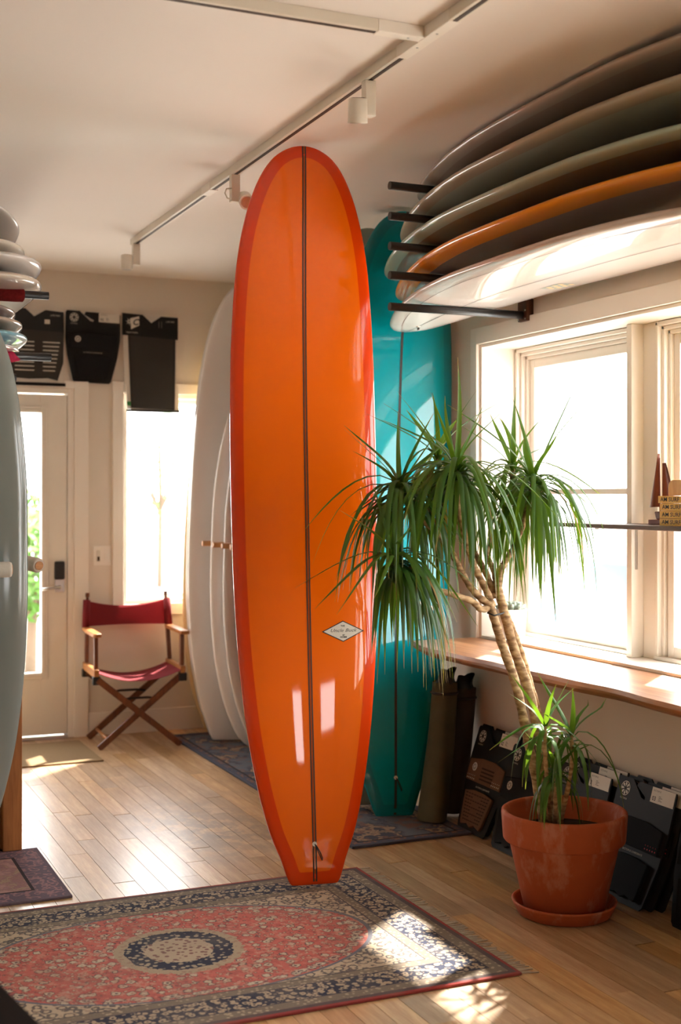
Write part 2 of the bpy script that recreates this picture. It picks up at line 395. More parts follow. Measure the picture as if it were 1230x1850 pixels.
def link(name, me, parent=None):
    o = bpy.data.objects.new(name, me); COL.objects.link(o)
    if parent: o.parent = parent
    return o
def tag(o, label=None, cat=None, group=None, kind=None):
    if label: o['label'] = label
    if cat: o['category'] = cat
    if group: o['group'] = group
    if kind: o['kind'] = kind
    return o
def thing(name, label, cat, loc=(0, 0, 0), rz=0, group=None):
    o = bpy.data.objects.new(name, None); COL.objects.link(o); o.empty_display_size = .1
    o.location = loc; o.rotation_euler = (0, 0, rz); return tag(o, label, cat, group)
def frame(o, origin, xa, ya, za):
    m = Matrix.Identity(4)
    for i, a in enumerate((Vector(xa).normalized(), Vector(ya).normalized(), Vector(za).normalized())):
        for k in range(3): m[k][i] = a[k]
    m.translation = Vector(origin); o.matrix_world = m; return o
def struct(o, label=None, cat=None): o['kind'] = 'structure'; return tag(o, label, cat)
def pchip(xs, ys):
    n = len(xs); h = [xs[i+1]-xs[i] for i in range(n-1)]; d = [(ys[i+1]-ys[i])/h[i] for i in range(n-1)]; m = [0]*n
    m[0], m[-1] = d[0], d[-1]
    for i in range(1, n-1):
        if d[i-1]*d[i] > 0: w1, w2 = 2*h[i]+h[i-1], h[i]+2*h[i-1]; m[i] = (w1+w2)/(w1/d[i-1]+w2/d[i])
    def f(x):
        if x <= xs[0]: return ys[0]
        if x >= xs[-1]: return ys[-1]
        i = max(k for k in range(n-1) if xs[k] <= x); t = (x-xs[i])/h[i]
        return (1+2*t)*(1-t)**2*ys[i]+t*(1-t)**2*h[i]*m[i]+t*t*(3-2*t)*ys[i+1]+t*t*(t-1)*h[i]*m[i+1]
    return f
_txt = {}
def text_mesh(s, size, shear=0, bold=0, align='CENTER', width=1.0):
    key = (s, size, shear, bold, align, width)
    if key in _txt: return _txt[key]
    cu = bpy.data.curves.new('lettering', 'FONT'); cu.body = s; cu.size = size; cu.align_x = align; cu.align_y = 'CENTER'
    cu.shear = shear; cu.offset = bold; cu.resolution_u = 2; cu.fill_mode = 'FRONT'
    o = bpy.data.objects.new('lettering', cu); COL.objects.link(o); bpy.context.view_layer.update()
    me = bpy.data.meshes.new_from_object(o.evaluated_get(bpy.context.evaluated_depsgraph_get()))
    bpy.data.objects.remove(o); vs = [(v.co.x*width, v.co.y) for v in me.vertices]; fs = [list(p.vertices) for p in me.polygons]
    _txt[key] = (vs, fs); return vs, fs
def lettering(mb, s, size, fn, shear=0, bold=0, align='CENTER', width=1.0):
    vs, fs = text_mesh(s, size, shear, bold, align, width); b = len(mb.v); mb.v += [tuple(fn(x, y)) for x, y in vs]
    for f in fs: mb.face([b+i for i in f])
    return mb

# ------------------------------------------------------------ room
WX, FY, CZ = 2.88, 7.55, 2.735
def S(name, boxes, mat, bevel=0, parent=None):
    mb = MB()
    for b in boxes: mb.box(*b)
    o = mb.build(name, mat, parent, bevel)
    if not parent: struct(o)
    return o
O0, O1, OB, OT = .86, 5.01, .785, 2.093               # window opening in the right wall
S('wall_right', [(WX, 3.13, -3.2, O0, 0, CZ), (WX, 3.13, O1, FY+.2, 0, CZ), (WX, 3.13, O0, O1, 0, OB), (WX, 3.13, O0, O1, OT, CZ)], 'wall')
D0, D1, DT = .66, 1.60, 2.045                          # door opening
V0, V1, VB, VT = 1.896, 2.62, .769, 2.032              # far window opening
S('wall_far', [(-.1, D0, FY, FY+.2, 0, CZ), (D0, D1, FY, FY+.2, DT, CZ), (D1, V0, FY, FY+.2, 0, CZ), (V0, V1, FY, FY+.2, 0, VB), (V0, V1, FY, FY+.2, VT, CZ), (V1, WX, FY, FY+.2, 0, CZ)], 'wall')
S('wall_partition', [(-.1, .12, 4.1, FY, 0, CZ), (-2.6, -.1, 4.1, 4.3, 0, CZ)], 'wall')
S('wall_left', [(-2.8, -2.6, -3.2, 4.3, 0, CZ)], 'wall')
BW = [(1.28, 1.62, .70, 1.18), (2.04, 2.62, .88, 1.20)]      # two small low windows behind the camera
S('wall_back', [(-2.8, 1.28, -3.2, -3.0, 0, CZ), (1.62, 2.04, -3.2, -3.0, 0, CZ), (2.62, WX, -3.2, -3.0, 0, CZ)]+[q for a, b, c, d in BW for q in ((a, b, -3.2, -3.0, 0, c), (a, b, -3.2, -3.0, d, CZ))], 'wall')
S('ceiling', [(-2.8, 3.13, -3.2, FY+.2, CZ, CZ+.15)], 'ceiling')
fl = S('floor', [(-2.8, 3.13, -3.2, FY+.2, -.2, -.018)], 'slot_brown')
# planks: strips along the room; those in view are single boards
PW, GAP = .0795, .0009
_pl = {}
def plank_mesh(L):
    k = round(L, 2)
    if k not in _pl: _pl[k] = MB().box(-PW/2+GAP, PW/2-GAP, GAP, k-GAP, -.017, 0).mesh('plank', 'floor_wood')
    return _pl[k]
rest = MB(); x = WX-PW/2; row = 0; nplank = 0
rp = random.Random(5)
while x > -.45:
    y = FY-.0-rp.uniform(.3, 1.3); top = FY; y_lo = max(2.45, (x-.05)/math.tan(math.radians(39.5)))
    while top > 2.45:
        y0 = max(y, 2.45) if y > 2.7 else 2.45
        vis_top, vis_bot = top, y0
        seen = (x+.1)/max(y0, .1) > .12 and (x-.1)/top < .86
        if seen and nplank < 300:
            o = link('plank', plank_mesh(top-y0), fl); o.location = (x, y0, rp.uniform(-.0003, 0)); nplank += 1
        else: rest.box(x-PW/2+GAP, x+PW/2-GAP, y0+GAP, top-GAP, -.017, 0)
        top = y0; y = top-rp.choice([.55, .8, 1.0, 1.3, 1.6])*rp.uniform(.8, 1.15)
    rest.box(x-PW/2+GAP, x+PW/2-GAP, -3.0, 2.45-GAP, -.017, 0); x -= PW
while x > -2.6: rest.box(x-PW/2+GAP, x+PW/2-GAP, -3.0, 4.1, -.017, 0); x -= PW
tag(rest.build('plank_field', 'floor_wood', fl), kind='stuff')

S('baseboard_far', [(1.69, WX, FY-.016, FY, 0, .135)], 'trim', .003)
S('baseboard_right', [(WX-.016, WX, 5.2, FY, 0, .135), (WX-.016, WX, -3, 5.2, 0, .10)], 'trim', .003)
# far window: casing, stool, sash and pane
S('trim_1', [(V0-.066, V0, FY-.02, FY, VB-.07, VT+.066), (V1, V1+.066, FY-.02, FY, VB-.07, VT+.066), (V0, V1, FY-.02, FY, VT, VT+.066), (V0, V1, FY-.02, FY, VB-.07, VB)], 'trim', .003)
def window(name, boxes_frame, sashes, panes, label=None):
    mb = MB()
    for b in boxes_frame: mb.box(*b)
    w = struct(mb.build(name, 'trim', None, .003))
    for bx in sashes:
        mb = MB()
        for b in bx: mb.box(*b)
        mb.build('sash', 'trim', w, .003)
    for b in panes: MB().box(*b).build('pane', 'glass', w)
    return w
fy0, fy1 = FY+.09, FY+.19
window('window_3', [(V0, V0+.025, FY+.01, fy1, VB, VT), (V1-.025, V1, FY+.01, fy1, VB, VT), (V0+.025, V1-.025, FY+.01, fy1, VT-.025, VT), (V0+.025, V1-.025, FY+.01, fy1, VB, VB+.025)],
       [[(V0+.025, V0+.05, fy0, fy0+.04, VB+.025, VT-.025), (V1-.05, V1-.025, fy0, fy0+.04, VB+.025, VT-.025), (V0+.05, V1-.05, fy0, fy0+.04, VB+.025, VB+.05), (V0+.05, V1-.05, fy0, fy0+.04, VT-.05, VT-.025)]],
       [(V0+.05, V1-.05, fy0+.015, fy0+.021, VB+.05, VT-.05)])
# right-hand windows: casing, jamb box, then three double-hung units
S('trim_2', [(WX-.02, WX, O1, O1+.052, OB-.02, OT+.075), (WX-.02, WX, O0-.052, O0, OB-.02, OT+.075), (WX-.02, WX, O0, O1, OT, OT+.075)], 'trim', .003)
S('trim_3', [(WX, 3.13, O1-.014, O1, OB, OT), (WX, 3.13, O0, O0+.014, OB, OT), (WX, 3.13, O0+.014, O1-.014, OT-.014, OT), (WX, 3.13, O0+.014, O1-.014, OB, OB+.012)], 'trim', .002)
MID = 1.436
def double_hung(name, y0, y1):
    z0, z1 = OB+.012, OT-.014; fr = []
    for d, xa in ((.018, 3.05), (.034, 3.068), (.05, 3.086)):      # stepped stops
        fr += [(xa, 3.128, y1-d, y1-d+.016, z0, z1), (xa, 3.128, y0+d-.016, y0+d, z0, z1), (xa, 3.128, y0, y1, z1-d, z1-d+.016)]
    fr.append((3.045, 3.128, y0, y1, z0, z0+.014))
    a, b = y0+.05, y1-.05; zt = z1-.05; zb = z0+.014
    up = [(3.10, 3.125, a, a+.036, MID-.012, zt), (3.10, 3.125, b-.036, b, MID-.012, zt), (3.10, 3.125, a+.036, b-.036, zt-.04, zt), (3.10, 3.125, a+.036, b-.036, MID-.012, MID+.012)]
    lo = [(3.072, 3.098, a, a+.036, zb, MID+.012), (3.072, 3.098, b-.036, b, zb, MID+.012), (3.072, 3.098, a+.036, b-.036, zb, zb+.042), (3.072, 3.098, a+.036, b-.036, MID-.012, MID+.012)]
    return window(name, fr, [up, lo], [(3.11, 3.115, a+.036, b-.036, MID+.012, zt-.04), (3.083, 3.088, a+.036, b-.036, zb+.042, MID-.012)])
double_hung('window_1', 4.10, O1-.014)
double_hung('window_2', 3.03, 3.985)
double_hung('window_4', 1.94, 2.92); double_hung('window_5', O0+.014, 1.83)  # last unit is out of view, added for more light from the right
S('trim_4', [(3.005, 3.128, 4.068, 4.10, OB+.012, OT-.014), (3.06, 3.128, 3.985, 4.068, OB+.012, OT-.014)], 'trim', .002)
S('trim_5', [(3.032, 3.128, 2.92, 3.03, OB+.012, OT-.014), (3.032, 3.128, 1.83, 1.94, OB+.012, OT-.014)], 'trim', .002)
# back (street) window panes
for i, (a, b, c, d) in enumerate(BW):
    window('window_%d' % (6+i), [(a, a+.03, -3.15, -3.05, c, d), (b-.03, b, -3.15, -3.05, c, d), (a+.03, b-.03, -3.15, -3.05, c, c+.03), (a+.03, b-.03, -3.15, -3.05, d-.03, d)], [], [(a+.03, b-.03, -3.105, -3.1, c+.03, d-.03)])
# door with its frame
S('trim_6', [(D1, D1+.085, FY-.02, FY, 0, DT+.045), (D0-.085, D0, FY-.02, FY, 0, DT+.045), (D0, D1, FY-.02, FY, DT, DT+.045)], 'trim', .003)
S('trim_7', [(D1-.036, D1, FY-.01, FY+.18, 0, DT), (D0, D0+.036, FY-.01, FY+.18, 0, DT), (D0+.036, D1-.036, FY-.01, FY+.18, DT-.03, DT), (D1-.05, D1-.036, FY+.03, FY+.18, 0, DT-.03)], 'trim', .003)
S('trim_8', [(D0+.036, D1-.036, FY-.02, FY+.18, 0, .018)], 'steel', .003)
dx0, dx1 = D0+.04, D1-.04; gx0, gx1, gz0, gz1 = dx0+.15, 1.41, .39, 1.90; dy0, dy1 = FY-.028+.02, FY+.028
door = struct(S('door_1', [(dx0, gx0, dy0, dy1, .025, 2.008), (gx1, dx1, dy0, dy1, .025, 2.008), (gx0, gx1, dy0, dy1, .025, gz0), (gx0, gx1, dy0, dy1, gz1, 2.008)], 'door_paint', .002), 'cream entrance door with a tall glass panel')
mb = MB()
for w_, yy in ((.038, .010), (.022, .016)):
    mb.box(gx0-w_, gx0, dy0-yy, dy0, gz0-w_, gz1+w_).box(gx1, gx1+w_, dy0-yy, dy0, gz0-w_, gz1+w_).box(gx0, gx1, dy0-yy, dy0, gz1, gz1+w_).box(gx0, gx1, dy0-yy, dy0, gz0-w_, gz0)
mb.build('glazing_bead', 'door_paint', door, .003)
MB().box(gx0, gx1, dy0+.015, dy0+.021, gz0, gz1).build('pane', 'glass', door)
lk = MB().box(1.485, 1.545, dy0-.022, dy0, .93, 1.035).build('keypad', 'black_plastic', door, .008)
lp = MB().box(1.487, 1.543, dy0-.014, dy0, .855, .93).build('lock_plate', 'steel', door, .004)
mb = MB().tube([(1.515, dy0-.012, .885), (1.515, dy0-.045, .885)], .011, 12).tube([(1.515, dy0-.045, .885), (1.46, dy0-.05, .883), (1.40, dy0-.05, .876)], [.010, .009, .007], 10)
mb.build('handle', 'steel', lp)
# switch plate
t = thing('light_switch', 'white double switch plate on the wall between door and window', 'switch', (1.769, FY, 1.062))
MB().box(-.053, .053, -.006, 0, -.058, .058).build('plate', 'trim', t, .003)
MB().box(-.034, -.012, -.011, -.006, -.033, .033).build('rocker', 'paper', t, .002)
MB().box(-.030, -.016, -.0115, -.0105, -.030, -.004).build('indicator', 'foam_groove', t)
MB().box(.015, .031, -.009, -.006, -.02, .02).build('toggle', 'trim', t, .002)

# ------------------------------------------------------------ outside
g = MB().box(-40, 60, -40, 60, -.75, -.5).build('ground', 'asphalt'); struct(g, 'pale sunlit street paving')
t = thing('parked_car', 'blue car parked in the street beyond the right-hand windows', 'car', (7.4, 8.6, -.5))
body = [(-2.15, .3), (-2.15, .72), (-1.95, .85), (-1.25, .92), (-.75, 1.38), (.75, 1.42), (1.35, .98), (2.0, .88), (2.15, .6), (2.12, .3)]
MB().prism(body, -.85, .85, lambda a, b, h: (h, a, b)).build('body', 'car_paint', t, .05, 3)
for sx in (-1, 1):
    for q in ([(-1.05, .95), (-.68, 1.3), (-.02, 1.33), (-.02, .97)], [(.05, .97), (.05, 1.33), (.70, 1.33), (1.1, 1.0)]):
        MB().prism(q, min(sx*.845, sx*.86), max(sx*.845, sx*.86), lambda a, b, h: (h, a, b)).build('side_window', 'car_glass', t)
    for yy in (-1.35, 1.35):
        w_ = MB(); w_.tube([(sx*.68, yy, .31), (sx*.88, yy, .31)], .31, 24); o = w_.build('wheel', 'rubber', t)
        MB().tube([(sx*.88, yy, .31), (sx*.89, yy, .31)], .19, 20).build('hubcap', 'steel', o)
def bush(loc, r, h, label, nleaf, seed):
    rr = random.Random(seed); t = thing('street_shrub' if h < 2.2 else 'street_tree', label, 'shrub' if h < 2.2 else 'tree', loc)
    mb = MB().tube([(0, 0, 0), (.03, .02, h*.35), (0, 0, h*.6)], [.07, .055, .04], 8)
    for k in range(5):
        a = k*1.26; mb.tube([(0, 0, h*.3), (math.cos(a)*r*.5, math.sin(a)*r*.5, h*.65)], [.035, .015], 6)
    mb.build('trunk', 'bark_outside', t)
    mb = MB()
    for k in range(nleaf):
        d = Vector((rr.gauss(0, 1), rr.gauss(0, 1), rr.gauss(0, 1))).normalized()*rr.uniform(.45, 1)
        p = Vector((d.x*r, d.y*r, h*.64+d.z*h*.36)); u = Vector((rr.gauss(0, 1), rr.gauss(0, 1), rr.gauss(0, 1))).normalized(); w_ = u.orthogonal().normalized()
        l = rr.uniform(.06, .11); b = len(mb.v); mb.v += [tuple(p-u*l), tuple(p+w_*l*.45), tuple(p+u*l), tuple(p-w_*l*.45)]; mb.face([b, b+1, b+2, b+3])
    tag(mb.build('foliage', 'leaf_outside', t), kind='stuff')
bush((2.5, 14.0, -.5), .8, 2.0, 'green shrub seen through the glass of the door', 1500, 3)
bush((7.3, 26, -.5), 1.9, 5.2, 'tall street tree seen through the far window', 700, 4)

# ------------------------------------------------------------ surfboards
LONG = [(0, 0), (.008, .28), (.019, .42), (.055, .64), (.092, .765), (.13, .85), (.175, .912), (.25, .965), (.32, .99), (.43, 1), (.55, .99), (.66, .955), (.775, .863), (.85, .755), (.926, .585), (.971, .42), (1, .285)]
ROUND = [(0, 0), (.01, .26), (.03, .43), (.08, .64), (.15, .82), (.25, .94), (.38, 1), (.5, 1), (.62, .97), (.75, .87), (.86, .69), (.93, .5), (.97, .34), (.99, .2), (1, 0)]
POINT = [(0, 0), (.02, .12), (.06, .3), (.14, .56), (.25, .8), (.38, .95), (.52, 1), (.66, .97), (.8, .85), (.9, .68), (.96, .5), (.985, .32), (1, 0)]
def board_fn(L, W, T, outline, rn, rt):
    q = lambda t: math.acos(max(-1, min(1, 1-2*t)))/PI
    f = pchip([q(a) for a, b in outline], [b for a, b in outline])
    def hw(z): return W/2*max(f(q(1-z/L)), 0)
    def rock(z):
        u = z/L; a = max(0, (u-.55)/.45); b = max(0, (.4-u)/.4); return rn*a**2.2+rt*b**2.2
    def th(z):
        u = z/L; return T*(max(.0, 1-abs(2*u-1)**4.5))**.5*.86+T*.14
    return hw, rock, th
def deck_y(fn, x, z, n=2.5):
    hw, rock, th = fn; w = max(hw(z), 1e-4); return -rock(z)-th(z)/2*max(0, 1-min(1, abs(x)/w)**n)**(1/n)
def board_mesh(name, mat, L, W, T, outline, rn=.09, rt=.05, ns=90, nk=44, rim=False, n=2.5):
    fn = board_fn(L, W, T, outline, rn, rt); hw, rock, th = fn; mb = MB(); mb.smooth = True
    zs = [L*.5*(1-math.cos(PI*i/ns)) for i in range(ns+1)]; zs[0] = 1e-5 if outline[-1][1] == 0 else 0; zs[-1] = L-1e-5
    ring = []
    for k in range(nk):
        a = 2*PI*(k+.5)/nk; c, s_ = math.cos(a), math.sin(a)
        ring.append((math.copysign(abs(c)**(2/n), c), math.copysign(abs(s_)**(2/n), s_)))
    dk = []
    for z in zs:
        w = max(hw(z), .002); h = th(z)/2
        endf = 1 if outline[-1][1] > 0 and z < L*.5 else min(1, (w/(W/2)/.35))**.6
        for cx, sy in ring: mb.v.append((w*cx, -rock(z)+h*endf*sy, z)); dk.append(1 if sy < .0 else 0)
    m = len(zs)
    for i in range(m-1):
        for k in range(nk): mb.face([i*nk+k, i*nk+(k+1) % nk, (i+1)*nk+(k+1) % nk, (i+1)*nk+k])
    mb.smooth = False; mb.face(list(range(nk))[::-1]); mb.face([(m-1)*nk+k for k in range(nk)])
    me = bpy.data.meshes.new(name); me.from_pydata(mb.v, [], mb.f); me.materials.append(MATS[mat])
    for p, sm in zip(me.polygons, mb.sm): p.use_smooth = sm
    if rim:
        import numpy as np
        P = [(hw(z), z) for z in [L*.5*(1-math.cos(PI*i/400)) for i in range(401)]]
        if outline[-1][1] > 0: P = [(P[0][0]*j/30, 0) for j in range(30)]+P
        A = np.array(P); V = np.array([(abs(v[0]), v[2]) for v in mb.v])
        D = np.sqrt(((V[:, None, :]-A[None, :, :])**2).sum(2)).min(1)
        at = me.attributes.new('rim', 'FLOAT', 'POINT'); at.data.foreach_set('value', D.astype('f'))
        at = me.attributes.new('deckside', 'FLOAT', 'POINT'); at.data.foreach_set('value', np.array(dk, 'f'))
    me.update(); return me, fn
def strip(mb, fn, x0, x1, z0, z1, off=.0009, nz=60, n=2.5):
    mb.grid(lambda a, b: (x0+(x1-x0)*b, deck_y(fn, x0+(x1-x0)*b, z0+(z1-z0)*a, n)-off, z0+(z1-z0)*a), nz, 1); return mb
def leash_plug(root, fn, z, x=0, side=1):
    y = deck_y(fn, x, z)
    p = MB().tube([(x, y+.004, z), (x, y-.003, z)], [.0085, .0085], 16).build('leash_plug', 'stone_white', root)
    lp_ = [(x, y-.003, z), (x+side*.006, y-.006, z-.012), (x+side*.02, y-.007, z-.045), (x+side*.026, y-.007, z-.058), (x+side*.028, y-.006, z-.052), (x+side*.02, y-.006, z-.03), (x+side*.006, y-.005, z-.006), (x, y-.003, z)]
    MB().tube(lp_, .0016, 6).build('leash_loop', 'black_plastic', p)
def pitched(o, base, top, width_dir):
    """stand a board: origin at base, local z towards top, local x as near width_dir as it goes; deck is local -y"""
    z = (Vector(top)-Vector(base)).normalized(); x = Vector(width_dir); x = (x-z*x.dot(z)).normalized(); return frame(o, base, x, z.cross(x), z)

# orange hero board
L = 2.714
t = thing('longboard', 'glossy orange longboard with twin black pinstripes, standing alone on the red rug', 'surfboard')
ya = math.radians(11)
pitched(t, (1.79, 4.34, .012), (1.823, 4.552, 2.72), (math.cos(ya), -math.sin(ya), 0))
me, fn = board_mesh('deck', 'orange_resin', L, .556, .078, LONG, .10, .055, 120, 64, True)
link('body', me, t)
for xx in (-.0054, .0054): strip(MB(), fn, xx-.0021, xx+.0021, .012, L-.004).build('pinstripe', 'ink', t)
me_s = strip(MB(), fn, -.0044, .0044, .012, L-.004, .0006).build('stringer', 'stringer_resin', t)
lx, lz, la, lb = .128, .905, .0815, .039
def onb(fn, cx, cz, off): return lambda a, b: (cx+a, deck_y(fn, cx+a, cz+b)-off, cz+b)
def diamond(mb, f, A, B, n=10):
    # rows from top to bottom so that it bends with the deck
    mb.grid(lambda u, v: f((v*2-1)*A*max(1-abs(u*2-1), 1e-4), (1-u*2)*B), n*2, n)
rim_ = MB(); diamond(rim_, onb(fn, lx, lz, .0009), la, lb); lg = rim_.build('logo_border', 'foam_grey', t)
mb = MB(); diamond(mb, onb(fn, lx, lz, .0013), la-.0075, lb-.0036); lg2 = mb.build('logo', 'paper', t)
mb = MB(); F = lambda dx, dz: (lambda a, b: onb(fn, lx, lz, .0017)(a+dx, b+dz))
lettering(mb, 'THE', .0085, F(-.001, .0195), bold=.0003)
lettering(mb, 'Uncle Buck', .0175, F(0, .003), shear=.35, width=1.25)
lettering(mb, 'BY', .0075, F(.002, -.0145), bold=.0003); lettering(mb, 'HOBIE', .0078, F(.001, -.0215), bold=.0004, width=1.15)
mb.build('logo_lettering', 'ink', lg2)
leash_plug(t, fn, .145)

# teal board and a pale one behind it, in the corner by the window wall
t = thing('longboard', 'teal longboard with a dark stringer leaning in the corner behind the plant', 'surfboard')
L = 2.70
pitched(t, (2.470, 5.09, .018), (2.630, 5.32, 2.70), (1, -.05, 0))
me, fn = board_mesh('deck', 'teal_resin', L, .556, .076, LONG, .09, .05, 110, 60, True)
link('body', me, t)
strip(MB(), fn, -.006, .006, .006, L-.004).build('stringer', 'ink', t)
rim_ = MB(); diamond(rim_, onb(fn, .125, .905, .001), .075, .036); lg2 = rim_.build('logo', 'paper', t)
mb = MB(); lettering(mb, 'Uncle Buck', .016, (lambda a, b: onb(fn, .125, .905, .0017)(a, b)), shear=.35, width=1.2); mb.build('logo_lettering', 'foam_grey', lg2)
leash_plug(t, fn, .165)
def simple_board(label, mat, L, W, T, outline, base, top, wd, rn=.1, rt=.05, stringer=False, cat='surfboard', group=None, fins=0, name='surfboard', deck_up=None, rim=False):
    me, fn = board_mesh('board', mat, L, W, T, outline, rn, rt, 60, 36, rim)
    o = thing(name, label, cat, group=group); link('body', me, o); pitched(o, base, top, wd)
    if stringer: strip(MB(), fn, -.0018, .0018, .02, L-.02, nz=40).build('stringer', 'foam_groove', o)
    return o, fn
simple_board('pale sage longboard half hidden behind the teal one', 'pale_sage_resin', 2.66, .56, .07, LONG, (2.43, 5.32, .018), (2.56, 5.56, 2.66), (1, -.05, 0))
# boards racked upright on the window wall behind the orange one
R = [('pale yellow longboard at the very back of the upright rack beside the far window', 'yellow_resin', 2.50, .57, LONG, 2.43, 7.40, .12),
     ('tall grey-white longboard second from the back of the upright rack', 'grey_resin', 2.66, .575, LONG, 2.39, 7.17, .11),
     ('tall grey-white longboard in front of its twin in the upright rack', 'white_resin', 2.64, .57, LONG, 2.365, 7.05, .105),
     ('shorter white board in the upright rack, beside the tall grey-white pair', 'white_resin', 2.10, .54, ROUND, 2.43, 6.80, .06),
     ('short pale board between the white and the maroon one in the upright rack', 'grey_resin', 2.02, .53, ROUND, 2.45, 6.63, .05),
     ('dark maroon board nearest the orange longboard in the upright rack', 'maroon_resin', 2.05, .52, ROUND, 2.47, 6.46, .05)]
for lab, m, L, W, ol, bx, by, lean in R:
    o, fn = simple_board(lab, m, L, W, .068, ol, (bx, by, .020), (bx+lean*1.6, by+.05, L), (1, 0, 0))
    if m == 'yellow_resin':
        MB().grid(lambda a, b: (-.27+.2*b, deck_y(fn, -.27+.2*b, 1.42+.26*a)-.001, 1.42+.26*a), 8, 8).build('decal', 'succulent', o)
rk = thing('dowel_rack', 'wooden peg rack on the window wall holding the upright boards', 'rack', (WX, 6.8, 1.15))
MB().box(-.03, 0, -.55, .62, -.06, .06).build('backboard', 'dowel_wood', rk, .004)
for i, (xx, yy) in enumerate(((2.225, 7.29), (2.19, 6.92), (2.185, 6.715), (2.18, 6.545), (2.165, 6.36))):
    d = MB().tube([(-.02, yy-6.8, 0), (xx-WX, yy-6.8, 0)], .0155, 16).build('dowel', 'dowel_wood', rk)
    if i == 0: MB().tube([(xx+.04-WX, yy-6.8, 0), (-.04, yy-6.8, 0)], .021, 16).build('wrap', 'rope_white', d)

# boards lying on the arms above the window
rk_arms = [2.171, 2.296, 2.412, 2.531, 2.652]
def wall_rack(y, label):
    r = thing('wall_rack', label, 'rack', (WX, y, 2.1))
    MB().box(-.035, 0, -.035, .035, .045, .615).build('post', 'dark_walnut', r, .003)
    for z in rk_arms:
        a = MB().tube([(-.03, 0, z-2.1), (2.232-WX, 0, z-2.1)], .0165, 18).build('arm', 'black_metal', r)
        mb = MB()
        for dz in (-.011, .011):
            for dy in (-.027, .027): mb.tube([(-.036, dy, z-2.1+dz*1.6), (-.0385, dy, z-2.1+dz*1.6)], .004, 8)
        mb.build('screws', 'steel', r)
wall_rack(4.6, 'dark wooden wall rack with five black arms at the far end of the window')
wall_rack(2.55, 'dark wooden wall rack with five black arms nearer the camera')
RB = [('white longboard on the lowest arm right above the window', 'white_deck', 5.14, 2.70, .575, 0, .0),
      ('orange-railed grey surfboard on the second arm above the window', 'orange_grey_resin', 5.09, 2.66, .56, 1, .0),
      ('brown surfboard with pale green rails on the middle arm', 'green_brown_resin', 5.20, 2.74, .57, 2, .0),
      ('pale sage surfboard on the second arm from the top', 'sage_resin', 5.04, 2.66, .57, 3, .0),
      ('rose-grey surfboard on the top arm under the ceiling', 'rose_grey_resin', 4.88, 2.55, .56, 4, .0)]
for lab, m, ye, L, W, k, dx in RB:
    T = .062 if k < 4 else .052; rise = .045
    o = thing('longboard', lab, 'surfboard'); me, fn = board_mesh('board', m, L, W, T, ROUND, .06, .085 if k < 4 else .045, 80, 44, True)
    link('body', me, o); hw, rock, th = fn
    zarm = ye-4.6; low = rock(zarm)+th(zarm)/2                     # how far the deck hangs below the axis at the arm
    frame(o, (2.555+dx, ye, rk_arms[k]+.0165+low), (1, 0, 0), (0, 0, 1), (0, -1, 0))
    if k == 0:
        strip(MB(), fn, -.0014, .0014, .03, L-.03).build('stringer', 'ink', o)
        pin = MB()
        for sgn in (-1, 1):
            pin.grid(lambda a, b: ((lambda z: (sgn*(hw(z)-.055+.0016*b), deck_y(fn, sgn*(hw(z)-.055+.0016*b), z)-.0008, z))(.14+(L-.3)*a)), 80, 1)
        pin.build('pinstripe', 'foam_groove', o); leash_plug(o, fn, .16)
        z0 = .98; d_ = MB().grid(lambda a, b: (.10+.075*b, deck_y(fn, .10+.075*b, z0+.13*a)-.001, z0+.13*a), 6, 6).build('decal', 'succulent', o)
        mb = MB()
        for i in range(6):
            for j in range(3):
                if (i+j) % 2: x0_, z1_ = .105+j*.023, z0+.006+i*.02; mb.grid(lambda a, b: (x0_+.02*b, deck_y(fn, x0_+.02*b, z1_+.018*a)-.0014, z1_+.018*a), 2, 2)
        mb.build('decal_pattern', 'blonde_wood', d_)
    if k == 1:
        mb = MB(); q = lambda x, z: (x, deck_y(fn, x, z)-.0016, z)
        for a, b in (((-.06, .70), (.02, .86)), ((.02, .86), (.06, .80)), ((.06, .80), (-.02, .66)), ((-.02, .66), (-.06, .70)), ((-.03, .76), (.03, .74)), ((.0, .81), (.05, .77))):
            mb.tube([q(*a), q((a[0]+b[0])/2, (a[1]+b[1])/2), q(*b)], .0022, 5)
        mb.build('emblem', 'ink', o)
        strip(MB(), fn, -.19, .19, .26, .262).build('tail_band', 'blue_resin', o)

